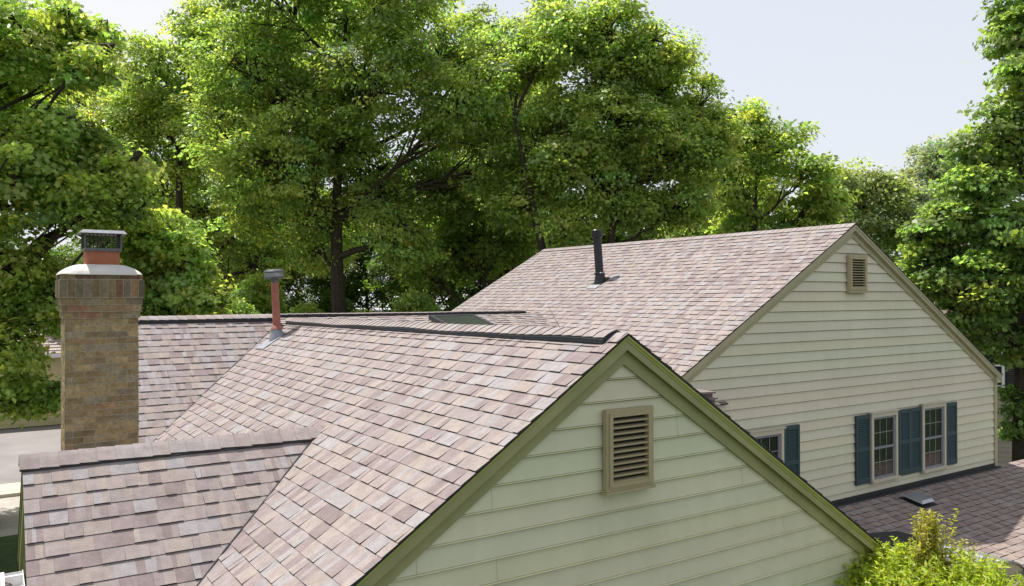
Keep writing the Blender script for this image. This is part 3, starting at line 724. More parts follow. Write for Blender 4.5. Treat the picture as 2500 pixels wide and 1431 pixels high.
mb = MB(); mb.box((8.6,5.28,-4.27),(21.6,5.31,-4.10)); mb.build('fascia', 'trim_tan', lr)
wall_boxes([((17.5,5.6,G),(21.4,5.65,-4.1)), ((7.95,5.6,G),(11.1,5.65,-4.1)), ((21.35,5.65,G),(21.4,8.2,-3.7))], 'plain wall under the low right roof')

# ================================================================== VEGETATION
YAW = .58172778
FWD = V((math.sin(YAW), math.cos(YAW), 0)); RGT = V((math.cos(YAW), -math.sin(YAW), 0))
FPX = 1940.1
def spot(bearing, dist):
    """ground point at a bearing (pixels of the 2500 px frame) and a distance in metres"""
    p = FWD*dist+RGT*((bearing-1250)/FPX*dist); return V((p.x, p.y, 0))
def lobes_at(rows, bearing, dist, depth=.8, seed=0):
    """crown lobes in the tree's own frame (x across the view, y away from it, z up)"""
    r = random.Random(seed); k = dist/FPX; out = []
    for (bx_, by_, rad) in rows:
        R = rad*k; c = V(((bx_-bearing)*k, r.uniform(-1, 1)*R*depth*1.15, ZC+(715-by_)*k)); out.append((c.x, c.y, c.z, R*.80))
        for q in range(4):                                    # smaller boughs that break the outline
            o = V((r.gauss(0, 1), r.gauss(0, 1), r.gauss(0, .8))).normalized()*R*r.uniform(.55, .80); out.append((c.x+o.x, c.y+o.y, c.z+o.z, R*r.uniform(.30, .50)))
    return out

KITE = np.array([(0,0),(.42,.34),(1,0),(.42,-.34)]); 
LOBED = np.array([(0,0),(.08,.30),(.36,.26),(.46,.52),(.66,.24),(1,0),(.66,-.24),(.46,-.52),(.36,-.26),(.08,-.30)])
SLIM = np.array([(0,0),(.4,.17),(1,0),(.4,-.17)])

def leaf_mesh(name, C, Nv, size, col, shape, mat, tang=None, droop=.25, fold=.25):
    n = len(C); k = len(shape)
    Nv = Nv/np.linalg.norm(Nv, axis=1, keepdims=True)
    if tang is None: tang = rng.normal(size=(n, 3))
    T = tang-(tang*Nv).sum(1, keepdims=True)*Nv; T /= np.linalg.norm(T, axis=1, keepdims=True)+1e-9
    B = np.cross(Nv, T)
    x = shape[:, 0][None, :, None]; y = shape[:, 1][None, :, None]
    h = -droop*x**2+fold*np.abs(y)
    P = C[:, None, :]+size[:, None, None]*(T[:, None, :]*(x-.3)+B[:, None, :]*y+Nv[:, None, :]*h)
    me = bpy.data.meshes.new(name); me.vertices.add(n*k); me.vertices.foreach_set('co', P.astype(np.float32).ravel())
    me.loops.add(n*k); me.loops.foreach_set('vertex_index', np.arange(n*k, dtype=np.int32))
    me.polygons.add(n); me.polygons.foreach_set('loop_start', np.arange(0, n*k, k, dtype=np.int32))
    try: me.polygons.foreach_set('loop_total', np.full(n, k, dtype=np.int32))
    except Exception: pass
    at = me.attributes.new('Col', 'FLOAT_COLOR', 'FACE')
    at.data.foreach_set('color', np.concatenate([col, np.ones((n, 1))], 1).astype(np.float32).ravel())
    me.materials.append(M[mat]); me.update(calc_edges=True)
    return me

def leaf_colors(n, a, b, yellow=.08, var=.2):
    t = rng.random((n, 1)); c = np.array(a)*(1-t)+np.array(b)*t
    c = c*(1+rng.normal(0, var, (n, 1))); m = rng.random(n) < yellow*.5
    c[m] = c[m]*np.array((1.5, 1.25, .9)); return np.clip(c, .004, .6)

def make_tree(name, lobes, n_clusters, per, leaf, seed, trunk_r, fork, height, ca, cb, shape=KITE, mat='leaf', spread=.55, base_x=0., lean=0., bark='bark', twig=.04, open_=.5, stems=1, flat=.42):
    """returns (trunk mesh builder, crown mesh): a tapered trunk, limbs to every lobe, twigs to the sprays, and the sprays' leaves"""
    global rng
    rng = np.random.default_rng(seed); r = random.Random(seed)
    L = np.array([l[:3] for l in lobes]); R = np.array([l[3] for l in lobes])
    w = R**2.0; w = w/w.sum(); idx = rng.choice(len(lobes), n_clusters, p=w)
    d = rng.normal(size=(n_clusters, 3)); d /= np.linalg.norm(d, axis=1, keepdims=True); d[:, 2] = d[:, 2]*.9
    rad = open_+(1-open_)*rng.random(n_clusters)**.55
    rad *= 1+.16*np.sin(d[:, 0]*5+idx)*np.sin(d[:, 2]*6+idx*2)
    Cc = L[idx]+d*(R[idx]*rad)[:, None]
    keep = Cc[:, 2] > .4; Cc = Cc[keep]; d = d[keep]; idx = idx[keep]; m = len(Cc)
    sp = spread*rng.uniform(.6, 1.35, m)
    o = np.repeat(np.arange(m), per); n = len(o)
    off = np.clip(rng.normal(size=(n, 3)), -1.7, 1.7)*np.array((1, 1, flat)); tilt = d[o]*.0
    C = Cc[o]+off*sp[o][:, None]*.62
    C[:, 2] -= .25*(off[:, 0]**2+off[:, 1]**2)*sp[o]*.3               # sprays droop towards their rim
    cn = rng.normal(0, .5, (m, 3)); Nv = np.array((0, 0, .75))+d[o]*.45+cn[o]+rng.normal(0, .42, (n, 3))
    tang = d[o]+off*.6+rng.normal(0, .5, (n, 3))
    cc = 1+rng.normal(0, .20, (m, 1)); hue = rng.normal(0, .10, m)
    col = leaf_colors(n, ca, cb)*cc[o]*np.array((1.10, 1.12, 1.38)); col[:, 0] *= 1+hue[o]; col[:, 2] *= 1-hue[o]*.5
    crown = leaf_mesh(name+'_crown', C, Nv, leaf*rng.uniform(.65, 1.25, n), np.clip(col, .004, .5), shape, mat, tang)
    mb = MB(); top = max(l[2] for l in lobes)*.93
    stem_sets = []
    for s in range(stems):
        ph = r.uniform(0, 6); a = 2*math.pi*s/max(1, stems)
        def tp(z, s=s, ph=ph, a=a):
            q = max(0, z-fork*.25)*(.16 if stems > 1 else 0)
            return V((base_x+lean*z+.18*math.sin(z*.35+ph)+q*math.cos(a), .15*math.cos(z*.3+ph)+q*math.sin(a), z))
        zt = top*(.9 if stems > 1 else .97); zs = [zt*i/18 for i in range(19)]
        tr = trunk_r/(stems**.5)
        mb.tube([tp(z) for z in zs], [max(.03, tr*(1.25 if i == 0 else 1)*(1-(i/18)**1.1*.93)) for i, z in enumerate(zs)], 9)
        stem_sets.append((tp, zt, tr))
    limbs = {}
    for li, (lx, ly, lzz, lr_) in enumerate(lobes):
        if li % 5 == 0:
            c = V((lx, ly, lzz)); best = min(stem_sets, key=lambda s: (s[0](min(lzz, s[1]*.9))-c).length)
            tp, zt, tr = best; hd = math.hypot(c.x-tp(lzz).x, c.y-tp(lzz).y)
            z0 = min(max(min(fork, lzz*.9), lzz-hd*r.uniform(.55, .95)), zt*.92); p0 = tp(z0)
            f0 = max(.075, tr*(1-(z0/zt)**1.1*.93)*r.uniform(.5, .72)); ctrl = p0.lerp(c, .5)+V((r.uniform(-.3,.3), r.uniform(-.3,.3), r.uniform(-.35,.15)*hd*.5))
            pts = []; 
            for i in range(10):
                t = i/9; q = p0*(1-t)**2+ctrl*2*t*(1-t)+(c+(c-ctrl)*.25)*t*t; pts.append(q+V((r.uniform(-1,1), r.uniform(-1,1), r.uniform(-1,1)))*.05*min(1, t*3))
            mb.tube(pts, [max(.035, f0*(1-.75*i/9)) for i in range(10)], 6)
            limbs[li] = pts
        pts = limbs[li-li % 5]
        mine = [i for i in range(m) if idx[i] == li]; r.shuffle(mine)
        for i in mine[:max(5, len(mine)//4)]:
            e = V(Cc[i]); s0 = min((pts[r.randint(2, 9)] for _ in range(3)), key=lambda p: (p-e).length); md = s0.lerp(e, .5)+V((r.uniform(-.2,.2), r.uniform(-.2,.2), r.uniform(-.1,.25)))
            mb.tube([s0, s0.lerp(md, .5), md, md.lerp(e, .6), e], [twig, twig*.85, twig*.65, twig*.45, twig*.25], 4)
    return mb, crown

def plant_tree(kind, mb, crown, loc, label, cat='tree', group=None, trunk_name='trunk', bark='bark', rot=None, scale=1.):
    t = thing(kind, label, cat, loc, group); t.rotation_euler = (0, 0, -YAW if rot is None else rot); t.scale = (scale,)*3
    o = mb.build(trunk_name, bark, None, smooth=True, lift=False); o.parent = t
    c = bpy.data.objects.new('crown', crown); COL.objects.link(c); c.parent = t
    return t
def copy_tree(src, loc, rot, scale, label, group=None):
    t = src.copy(); COL.objects.link(t); t.location = loc; t.rotation_euler = (0, 0, rot); t.scale = scale; t['label'] = label
    if group: t['group'] = group
    for ch in src.children:
        c = ch.copy(); COL.objects.link(c); c.parent = t
    return t

GA, GB = (.115, .170, .024), (.18, .235, .042)          # leaf greens
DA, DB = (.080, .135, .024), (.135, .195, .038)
specs = {
 'left':   dict(b=-170, d=19, rows=[(150,40,90),(255,165,60),(300,430,70),(325,510,50),(60,105,120),(190,85,75),(-80,60,200),(130,150,55),(30,330,110),(150,330,105),(250,390,95),(60,480,150),(215,500,110),(0,640,170),(110,730,120),(60,860,110),(125,950,60),(40,965,70),(-20,950,70),(-130,850,200),(-140,330,230)],
            n=940, per=85, leaf=.13, tr=.38, fork=5, ca=(.19,.255,.055), cb=(.315,.38,.11), shape=LOBED, spread=0.4),
 'small':  dict(b=400, d=21, rows=[(400,560,95),(455,640,75),(370,690,90),(330,600,75),(450,725,60),(400,800,110),(520,730,50)],
            n=280, per=85, leaf=.13, tr=.14, fork=3, ca=(.19,.255,.055), cb=(.315,.38,.11), shape=LOBED, spread=0.36),
 'big':    dict(b=835, d=28, rows=[(680,10,150),(830,-40,170),(980,-10,170),(1110,70,140),(1200,190,90),(620,170,140),(760,230,170),(950,220,170),(1120,280,140),(560,330,120),(700,400,150),(900,400,150),(1060,430,130),(1190,400,100),(590,480,110),(760,520,90),(980,560,90),(845,340,105),(930,470,85),(770,600,60)],
            n=2300, per=56, leaf=.150, tr=.36, fork=9.2, ca=(.15,.21,.048), cb=(.275,.335,.095), spread=0.46),
 'behind': dict(b=450, d=34, rows=[(430,190,110),(325,215,100),(560,120,120),(520,60,75),(300,320,110),(430,330,130),(560,300,130),(360,440,110),(500,470,120),(620,520,100),(480,590,100),(620,640,80)],
            n=1300, per=50, leaf=.155, tr=.34, fork=7, ca=(.19,.25,.055), cb=(.31,.37,.105), spread=0.5),
 'right':  dict(b=1400, d=26, rows=[(1240,95,115),(1350,90,130),(1480,90,120),(1575,140,95),(1655,185,85),(1715,245,70),(1745,320,70),(1500,300,150),(1350,330,150),(1630,340,120),(1700,350,80),(1450,450,120),(1280,470,100),(1580,470,100),(1680,480,80),(1400,540,70)],
            n=1850, per=56, leaf=.145, tr=.40, fork=5.5, ca=(.18,.24,.055), cb=(.31,.37,.11), spread=0.42),
 'slope':  dict(b=1850, d=36, rows=[(1800,295,85),(1880,365,85),(1955,430,72),(2015,460,60),(1750,430,100),(1860,500,110),(1960,520,75),(2010,490,55),(1800,590,100),(1930,620,90)],
            n=620, per=46, leaf=0.21, tr=.3, fork=5, ca=(.175,.235,.052), cb=(.29,.35,.10), spread=0.5),
 'far':    dict(b=2110, d=55, rows=[(2110,440,68),(2055,450,50),(2165,460,60),(2100,520,90),(2180,550,75),(2050,560,70),(2120,640,90)],
            n=420, per=45, leaf=0.28, tr=.3, fork=5, ca=(.17,.22,.06), cb=(.27,.31,.11), spread=0.75, mat='leaf_far'),  # leaf colours paled to carry the haze of distance
 'grey':   dict(b=2280, d=62, rows=[(2290,395,70),(2240,440,62),(2195,480,55),(2335,385,75),(2255,520,90),(2335,500,90),(2280,610,100),(2190,600,70)],
            n=460, per=45, leaf=0.28, tr=.35, fork=6, ca=(.16,.20,.11), cb=(.26,.30,.18), spread=0.75, mat='leaf_far'),  # distance haze put into these greyish leaf colours
 'edge':   dict(b=2520, d=20, rows=[(2590,-60,150),(2275,670,62),(2262,575,45),(2350,760,60),(2545,70,115),(2490,200,85),(2440,320,95),(2530,370,130),(2390,440,75),(2335,520,65),(2440,550,110),(2300,610,65),(2385,680,90),(2490,700,120),(2425,790,60),(2530,840,80),(2490,960,45),(2570,600,150),(2500,1040,42),(2330,700,60)],
            n=1000, per=66, leaf=.13, tr=.36, fork=3.5, ca=(.13,.195,.048), cb=(.215,.28,.085), shape=LOBED, spread=0.4, flat=.25),
 'middle': dict(b=1170, d=31, rows=[(1170,540,100),(1080,590,85),(1260,580,85),(1110,470,85),(1220,490,75),(1030,650,70),(1150,640,60)],
            n=420, per=50, leaf=0.18, tr=.24, fork=3.4, ca=(.12,.18,.04), cb=(.21,.265,.07), spread=0.44),
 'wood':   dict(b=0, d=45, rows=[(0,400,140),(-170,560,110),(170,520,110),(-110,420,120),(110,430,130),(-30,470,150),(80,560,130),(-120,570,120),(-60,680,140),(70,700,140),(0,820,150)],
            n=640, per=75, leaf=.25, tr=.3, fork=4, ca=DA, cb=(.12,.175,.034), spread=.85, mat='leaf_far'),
}
built = {}
def grow(key, seed):
    s = specs[key]; lob = lobes_at(s['rows'], s['b'], s['d'], seed=seed)
    return make_tree(key, lob, s['n'], s['per'], s['leaf'], seed, s['tr'], s['fork'], 0, s['ca'], s['cb'], s.get('shape', KITE), s.get('mat', 'leaf'), s['spread'], flat=s.get('flat', .42), stems=2 if key == 'right' else 1)
GR = 'trees standing behind the house'
for key, kind, label, seed in (
    ('left', 'broadleaf_tree', 'large leaved tree at the left edge, its drooping branches hanging beside the chimney', 11),
    ('small', 'young_tree', 'small sunlit tree just right of the brick chimney', 12),
    ('big', 'plane_tree', 'tallest tree with the thick straight dark trunk, behind the red flue pipe', 13),
    ('behind', 'broadleaf_tree', 'bright yellow green tree above the chimney, left of the tall thick trunk', 14),
    ('right', 'broadleaf_tree', 'broad spreading tree above the black vent pipe, with forking stems', 15),
    ('slope', 'broadleaf_tree', 'rounded tree rising over the far roof ridge, beside the open sky', 16),
    ('far', 'broadleaf_tree', 'distant low rounded tree above the peak of the far gable', 17),
    ('grey', 'broadleaf_tree', 'distant pale greyish green tree right of the far gable peak', 18),
    ('edge', 'broadleaf_tree', 'dark green layered tree at the right edge, overhanging the far gable', 19),
    ('middle', 'broadleaf_tree', 'dark understorey tree behind the skylight, with a low forking trunk', 20)):
    mb, crown = grow(key, seed); built[key] = plant_tree(kind, mb, crown, spot(specs[key]['b'], specs[key]['d']), label, group=GR, bark='bark_dark')
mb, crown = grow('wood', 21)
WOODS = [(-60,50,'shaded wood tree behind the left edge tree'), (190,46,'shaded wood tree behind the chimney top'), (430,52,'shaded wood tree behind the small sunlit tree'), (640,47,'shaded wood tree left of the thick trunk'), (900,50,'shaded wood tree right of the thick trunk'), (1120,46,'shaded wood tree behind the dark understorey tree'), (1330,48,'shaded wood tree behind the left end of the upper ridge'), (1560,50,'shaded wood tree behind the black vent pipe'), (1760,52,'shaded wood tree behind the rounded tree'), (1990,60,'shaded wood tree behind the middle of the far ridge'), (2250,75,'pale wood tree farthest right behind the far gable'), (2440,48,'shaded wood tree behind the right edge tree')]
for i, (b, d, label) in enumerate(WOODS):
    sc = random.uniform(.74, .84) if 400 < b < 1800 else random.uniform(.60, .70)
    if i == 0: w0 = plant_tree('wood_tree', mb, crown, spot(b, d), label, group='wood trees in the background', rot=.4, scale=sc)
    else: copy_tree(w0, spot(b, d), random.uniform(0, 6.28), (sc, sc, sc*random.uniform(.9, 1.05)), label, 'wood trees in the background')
copy_tree(built['behind'], V((-3.2, 29.6, 0)), 1.3, (.85,)*3, 'leafy tree added outside the left edge to shade the lawn and car', GR)  # unseen tree, added for the shade it throws at the left edge
copy_tree(built['behind'], spot(1200, 41), 2.1, (1.05, 1.05, 1.08), 'leafy tree filling the gap between the tallest tree and the broad spreading tree', GR)
copy_tree(built['behind'], spot(1770, 44), .7, (1.0, 1.0, .90), 'leafy tree farther back, between the broad spreading tree and the rounded tree', GR)
copy_tree(built['behind'], spot(250, 42), 4.4, (1.1, 1.1, 1.02), 'leafy tree farther back, filling the view between the chimney and the left edge tree', GR)
copy_tree(built['behind'], spot(640, 40), 5.6, (1.05, 1.05, 1.1), 'leafy tree farther back, just left of the tallest tree', GR)
# low shrubs just beyond the rear roof
SHR = [(560,24,.62,'leafy shrub left of the red flue pipe'), (740,26,.60,'leafy shrub right of the red flue pipe'), (880,25,.58,'leafy shrub below the thick trunk'), (1010,27,.64,'leafy shrub left of the skylight'), (1290,32,.72,'leafy shrub behind the left rake of the upper roof'), (640,29,.7,'taller shrub behind the red flue pipe')]
for b, d, s, label in SHR:
    copy_tree(built['small'], spot(b, d), random.uniform(0, 6.28), (s, s, s*1.18), label, 'shrubs behind the rear roof')

# the willow-leaved shrub in front of the near gable
def bush():
    global rng
    rng = np.random.default_rng(5); r = random.Random(5)
    base = V((7.95, 4.15, 0)); mb = MB(); P = []; T = []; S = []; K = []
    def shoot(x, y, z0, z1, lx, ly, n, size, kind):
        a = V((x, y, z0)); b = V((x+lx, y+ly, z1)); mid = a.lerp(b, .5)+V((r.uniform(-.03,.03), r.uniform(-.03,.03), 0))
        mb.tube([a, mid, b], [.0035, .0025, .001], 4)
        for i in range(n):
            t = (i+r.random())/n; p = a.lerp(mid, t*2) if t < .5 else mid.lerp(b, t*2-1)
            an = r.uniform(0, 6.28); P.append(p+V((math.cos(an), math.sin(an), 0))*.012); T.append((math.cos(an), math.sin(an), r.uniform(.5, 1.5))); S.append(size*r.uniform(.6, 1.2)*(1-.35*t)); K.append(kind)
    H = 6.5
    def top(dx): return ZC-2.52-.55*abs(dx+.12)**1.5-1.05*max(0, dx-.10)
    for i in range(2100):
        a = r.uniform(0, 6.28); q = r.random()**.5; dx, dy = math.cos(a)*q*1.12, math.sin(a)*q*.85
        zt = top(dx+.35*max(0, -dy)*(dx > .1))-.30*q*q*abs(dy)+r.uniform(-.35, .10); l = r.uniform(.35, .75)
        shoot(base.x+dx-.05, base.y+dy, zt-l, zt, dx*.16+r.uniform(-.06,.06), dy*.16+r.uniform(-.06,.06), 36, .105, 0)
    for i in range(300):                                                     # lower skirt
        a = r.uniform(0, 6.28); dx, dy = math.cos(a)*1.05, math.sin(a)*.9; zt = r.uniform(1.2, 3.6)
        shoot(base.x+dx*.8, base.y+dy*.8, zt-.4, zt, dx*.25, dy*.25, 26, .10, 0)
    for cx, cy, n, zt, sp in ((-.17, .15, 42, ZC-2.13, .085), (.14, .0, 14, ZC-2.42, .08), (-.46, .05, 8, ZC-2.52, .10), (.30, -.1, 6, ZC-2.58, .06), (-.12, .1, 16, ZC-2.36, .16), (.72, -.2, 4, ZC-2.95, .06)):
        for i in range(n):                                                   # tall reddish new shoots
            dx, dy = r.gauss(0, sp), r.gauss(0, sp); z = zt-abs(r.gauss(0, .12)); shoot(base.x+cx+dx*.7, base.y+cy+dy*.7, z-r.uniform(.3,.6), z, dx*.35, dy*.35, 30, .085, 1)
    n = len(P); C = np.array([tuple(p) for p in P]); C = C-np.array(base)
    K = np.array(K)[:, None]; col = leaf_colors(n, (.29,.40,.035), (.47,.55,.08), .12, .2)*(1-K)+leaf_colors(n, (.36,.34,.07), (.48,.43,.13), .1, .2)*K
    Tn = np.array(T); Nv = rng.normal(0, .5, (n, 3))+np.array((0, -.1, .6))
    me = leaf_mesh('bush', C, Nv, np.array(S), np.clip(col, .01, .5), SLIM, 'leaf_bush', Tn, droop=.12, fold=.3)
    for i in range(14):
        a = 2*math.pi*i/14; mb.tube([base+V((.15*math.cos(a), .15*math.sin(a), 0)), base+V((.4*math.cos(a), .35*math.sin(a), 1.6)), base+V((.75*math.cos(a), .6*math.sin(a), 3.3))], [.03, .022, .01], 6)
    for i, v in enumerate(mb.v): mb.v[i] = tuple(V(v)-base)
    t = thing('willow_shrub', 'bright yellow green narrow leaved shrub in front of the near gable at lower right', 'shrub', base)
    o = mb.build('stem', 'bark', None, lift=False); o.parent = t
    c = bpy.data.objects.new('foliage', me); COL.objects.link(c); c.parent = t
bush()

# ================================================================== THE GROUND AND THE NEIGHBOURS
def sheet(name, x0, y0, x1, y1, z, mat):
    mb = MB(); mb.face([(x0,y0,z),(x1,y0,z),(x1,y1,z),(x0,y1,z)]); return structure(mb.build(name, mat, None, lift=False))
sheet('lawn', -600, -600, 900, 1200, 0, 'grass')
sheet('road', -80, 32.2, 14, 46.2, .006, 'asphalt')
mb = MB(); mb.box((-80,30.5,.0),(14,32.2,.12)); structure(mb.build('kerb', 'kerb', None, lift=False))
sheet('pavement', -80, 25.6, 14, 30.5, .008, 'concrete')

def simple_house(name, label, loc, rz, w, dp, eave, ridge, wall_m, roof_m, windows=(), trim='window_trim'):
    """w along local x, front wall at local y=0 facing -y; ridge along x"""
    h = thing(name, label, 'house', loc); h.rotation_euler = (0, 0, rz)
    def b(mb, n, m): o = mb.build(n, m, None, lift=False); o.parent = h; return o
    mb = MB(); q = (.42,.35,.30)
    n = int(eave/.165)
    for i in range(n):
        z0 = i*eave/n; z1 = z0+eave/n; mb.face([(-w/2,-.02,z0),(w/2,-.02,z0),(w/2,-.004,z1),(-w/2,-.004,z1)], q); mb.face([(-w/2,-.02,z0),(-w/2,0,z0),(w/2,0,z0),(w/2,-.02,z0)], q)
    mb.box((-w/2,0,0),(w/2,dp,eave)); mb.face([(-w/2,0,eave),(-w/2,dp,eave),(-w/2,dp/2,ridge)]); mb.face([(w/2,0,eave),(w/2,dp,eave),(w/2,dp/2,ridge)])
    b(mb, 'wall', wall_m)
    mb = MB(); o = .35; s = (ridge-eave)/(dp/2)
    for sg in (0, 1):
        ya = -o if sg == 0 else dp+o; za = eave-s*o+.05
        rows = 16
        for i in range(rows):
            t0, t1 = i/rows, (i+1)/rows; y0, y1 = ya+(dp/2-ya)*t0, ya+(dp/2-ya)*t1; z0, z1 = za+(ridge+.05-za)*t0, za+(ridge+.05-za)*t1
            mb.face([(-w/2-o,y0,z0+.05),(w/2+o,y0,z0+.05),(w/2+o,y1,z1),(-w/2-o,y1,z1)]); mb.face([(-w/2-o,y0,z0-.1),(w/2+o,y0,z0-.1),(w/2+o,y0,z0+.05),(-w/2-o,y0,z0+.05)])
    b(mb, 'roof', roof_m)
    mb = MB(); mb.box((-w/2-o,-o-.1,eave-s*o-.13),(w/2+o,-o,eave-s*o+.03)); b(mb, 'gutter', 'white_metal')
    for (x0, x1, z0, z1, sh) in windows:
        mb = MB(); t = .09
        mb.box((x0,-.09,z0),(x0+t,-.02,z1)); mb.box((x1-t,-.09,z0),(x1,-.02,z1)); mb.box((x0+t,-.09,z1-t),(x1-t,-.02,z1)); mb.box((x0+t,-.09,z0),(x1-t,-.02,z0+t)); mb.box((x0+t,-.08,(z0+z1)/2-.03),(x1-t,-.02,(z0+z1)/2+.03))
        f = b(mb, 'window', 'white_metal')
        mb = MB(); mb.box((x0+t,-.04,z0+t),(x1-t,-.025,z1-t)); p = mb.build('pane', 'pane', None, lift=False); p.parent = f
        if sh:
            for u in (x0-.42, x1+.03):
                mb = MB(); mb.box((u,-.06,z0),(u+.05,-.02,z1)); mb.box((u+.34,-.06,z0),(u+.39,-.02,z1)); mb.box((u+.05,-.06,z0),(u+.34,-.02,z0+.1)); mb.box((u+.05,-.06,z1-.1),(u+.34,-.02,z1))
                k = 18
                for i in range(k):
                    z = z0+.1+(z1-z0-.2)*i/k; mb.hexa([(u+.05,-.055,z),(u+.34,-.055,z),(u+.34,-.025,z+.04),(u+.05,-.025,z+.04),(u+.05,-.055,z+.02),(u+.34,-.055,z+.02),(u+.34,-.025,z+.06),(u+.05,-.025,z+.06)])
                b(mb, 'shutter', 'black_plastic')
    return h
simple_house('neighbour_house', 'low yellow walled house with a pink shingle roof behind the left tree', (-4, 46.6, 0), 0, 26, 10, 3.7, 5.7, 'stucco_yellow', 'roof_pink', [(-6.5,-5.3,.9,2.3,0),(2.0,3.2,.9,2.3,0)])
simple_house('neighbour_house', 'pale roofed house glimpsed through the leaves behind the red flue pipe', (30, 52, 0), -.25, 16, 10, 5.6, 8.2, 'siding_pink', 'roof_pale', [(-4,-2.8,3.2,4.8,0),(1,2.2,3.2,4.8,0)])
p = spot(2640, 27.6); simple_house('neighbour_house', 'pinkish clapboard house behind the right edge tree', (p.x, p.y, 0), -math.atan2(1.07, .493)+.12, 8.2, 9, 6.6, 8.6, 'siding_pink', 'roof_pink', [(-3.25,-2.3,3.15,4.75,1),(1.4,2.4,3.2,4.8,1)])

# the parked car whose tail just enters the frame
def car(loc):
    t = thing('parked_car', 'dark parked car, only its tail showing at the left edge', 'car', loc)
    def b(mb, n, m, par=t, smooth=False): o = mb.build(n, m, None, smooth=smooth, lift=False); o.parent = par; return o
    prof = [(2.2,.35),(2.25,.62),(2.18,.92),(1.75,1.0),(1.25,1.38),(.3,1.45),(-.55,1.36),(-1.15,.98),(-2.0,.86),(-2.22,.62),(-2.2,.35)]
    mb = MB(); W = .88
    def sec(y, k): return [(x, y, .35+(z-.35)*k) for x, z in prof]
    rows = [sec(-W, .93), sec(-W+.1, 1), sec(W-.1, 1), sec(W, .93)]
    for j in range(3):
        for i in range(len(prof)-1): mb.face([rows[j][i], rows[j][i+1], rows[j+1][i+1], rows[j+1][i]])
        mb.face([rows[j][-1], rows[j][0], rows[j+1][0], rows[j+1][-1]])
    mb.face(rows[0]); mb.face(rows[3][::-1]); b(mb, 'body', 'car_paint')
    for y, s in ((-W-.004, 1), (W+.004, -1)):
        for q in ([(1.55,.98),(1.2,1.28),(.42,1.34),(.42,.98)], [(.34,.98),(.34,1.34),(-.5,1.27),(-1.0,.97)]):
            mb = MB(); mb.face([(x, y, .35+(z-.35)*.95) for x, z in q]); b(mb, 'window', 'pane')
    mb = MB(); mb.face([(1.72,-.75,1.02),(1.72,.75,1.02),(1.29,.68,1.37),(1.29,-.68,1.37)]); b(mb, 'rear_window', 'pane')
    mb = MB(); mb.face([(-.62,-.68,1.36),(-.62,.68,1.36),(-1.16,.76,1.0),(-1.16,-.76,1.0)]); b(mb, 'windscreen', 'pane')
    for x in (1.35, -1.4):
        for y in (-.86, .86):
            mb = MB(); mb.lathe([(.2,-.1),(.3,-.11),(.33,-.06),(.33,.06),(.3,.11),(.2,.1)], (x,y,.33), (0,1,0), 22, close=False); w = b(mb, 'wheel', 'tyre', smooth=True)
            mb = MB(); mb.lathe([(.2,-.08),(.08,-.09),(.0,-.09)], (x,y,.33), (0,1,0), 16, close=False); mb.lathe([(.2,.08),(.08,.09),(.0,.09)], (x,y,.33), (0,1,0), 16, close=False); b(mb, 'rim', 'alloy', w)
    for y in (-.72, .72):
        mb = MB(); mb.box((2.17,y-.13,.70),(2.24,y+.13,.86)); b(mb, 'tail_light', 'lamp_red'); mb = MB(); mb.box((-2.2,y-.14,.64),(-2.14,y+.14,.78)); b(mb, 'headlight', 'lamp_clear')
    mb = MB(); mb.box((2.2,-.8,.36),(2.29,.8,.56)); mb.box((-2.27,-.8,.36),(-2.2,.8,.54)); b(mb, 'bumper', 'black_plastic')
car((-2.12, 27.2, 0))

# ================================================================== LIGHT, SKY, CAMERA
SUN_EL, SUN_AZ = math.radians(67.5), math.radians(-27)     # azimuth from +Y (behind the house) towards -X
S = V((math.sin(SUN_AZ)*math.cos(SUN_EL), math.cos(SUN_AZ)*math.cos(SUN_EL), math.sin(SUN_EL)))
sun = bpy.data.lights.new('sun', 'SUN'); sun.energy = 4.8; sun.angle = math.radians(.55); sun.color = (1., .955, .88)
so = bpy.data.objects.new('sun', sun); COL.objects.link(so); so.rotation_euler = S.to_track_quat('Z', 'Y').to_euler(); so.location = (0, 0, 60)
w = bpy.data.worlds.new('World'); scene.world = w; w.use_nodes = True; nt = w.node_tree
for n in list(nt.nodes): nt.nodes.remove(n)
out = nt.nodes.new('ShaderNodeOutputWorld'); bg = nt.nodes.new('ShaderNodeBackground'); bg.inputs[1].default_value = .11
sky = nt.nodes.new('ShaderNodeTexSky'); sky.sky_type = 'NISHITA'; sky.sun_disc = False; sky.sun_elevation = SUN_EL; sky.sun_rotation = SUN_AZ; sky.air_density = 1.; sky.dust_density = 2.5; sky.ozone_density = 1.
tc = nt.nodes.new('ShaderNodeTexCoord')
def wn(kind, **kw):
    n = nt.nodes.new(kind)
    for k, v in kw.items():
        if k in n.inputs: n.inputs[k].default_value = v
        else: setattr(n, k, v)
    return n
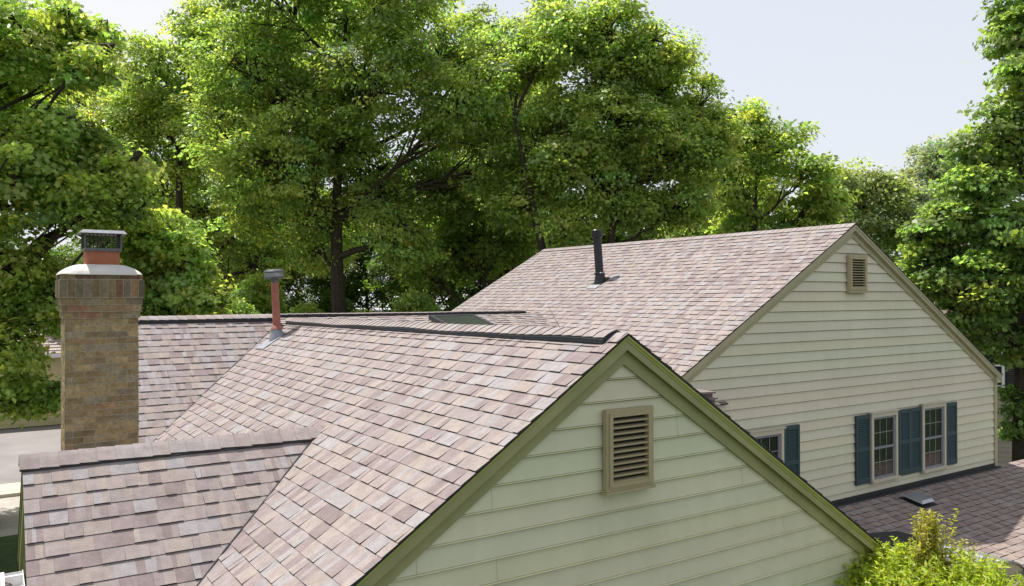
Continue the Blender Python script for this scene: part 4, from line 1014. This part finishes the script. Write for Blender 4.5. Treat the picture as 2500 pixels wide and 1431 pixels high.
# thin veil everywhere, one bank of cumulus low in the north, scattered puffs elsewhere
nz = wn('ShaderNodeTexNoise', Scale=9., Detail=8., Roughness=.62); nt.links.new(tc.outputs['Generated'], nz.inputs['Vector'])
cd = V((FWD+RGT*((300-1250)/FPX)+V((0,0,(715-40)/FPX)))).normalized()
dp = wn('ShaderNodeVectorMath', operation='DISTANCE'); dp.inputs[1].default_value = cd; nt.links.new(tc.outputs['Generated'], dp.inputs[0])
d1 = wn('ShaderNodeMapRange'); d1.inputs[1].default_value = .0; d1.inputs[2].default_value = .16; d1.inputs[3].default_value = .34; d1.inputs[4].default_value = -.12; nt.links.new(dp.outputs['Value'], d1.inputs[0])
ad = wn('ShaderNodeMath', operation='ADD'); nt.links.new(nz.outputs[0], ad.inputs[0]); nt.links.new(d1.outputs[0], ad.inputs[1])
mr = wn('ShaderNodeMapRange', interpolation_type='SMOOTHSTEP'); mr.inputs[1].default_value = .56; mr.inputs[2].default_value = .66; mr.inputs[3].default_value = .74; mr.inputs[4].default_value = 1.; nt.links.new(ad.outputs[0], mr.inputs[0])
mx = wn('ShaderNodeMix', data_type='RGBA'); nt.links.new(mr.outputs[0], mx.inputs[0]); nt.links.new(sky.outputs[0], mx.inputs[6]); mx.inputs[7].default_value = (5.8, 5.9, 6.15, 1)
nt.links.new(mx.outputs[2], bg.inputs[0]); nt.links.new(bg.outputs[0], out.inputs[0])

cam = bpy.data.cameras.new('camera'); cam.sensor_width = 36; cam.lens = FPX*36/2500; cam.clip_end = 3000; cam.clip_start = .05
co = bpy.data.objects.new('camera', cam); COL.objects.link(co)
p_, r_ = .00342886, -.00236294
cy_, sy_ = math.cos(YAW), math.sin(YAW); f = V((sy_*math.cos(p_), cy_*math.cos(p_), math.sin(p_))); R0 = V((cy_, -sy_, 0)); U0 = R0.cross(f)
R1 = R0*math.cos(r_)+U0*math.sin(r_); U1 = U0*math.cos(r_)-R0*math.sin(r_)
co.matrix_world = Matrix(((R1.x, U1.x, -f.x, 0), (R1.y, U1.y, -f.y, 0), (R1.z, U1.z, -f.z, ZC), (0, 0, 0, 1)))
scene.camera = co
scene.view_settings.view_transform = 'Standard'; scene.view_settings.look = 'None'; scene.view_settings.exposure = .55; scene.view_settings.gamma = 1.
scene.render.engine = 'CYCLES'
scene.cycles.max_bounces = 14; scene.cycles.diffuse_bounces = 8; scene.cycles.transmission_bounces = 10; scene.cycles.glossy_bounces = 4
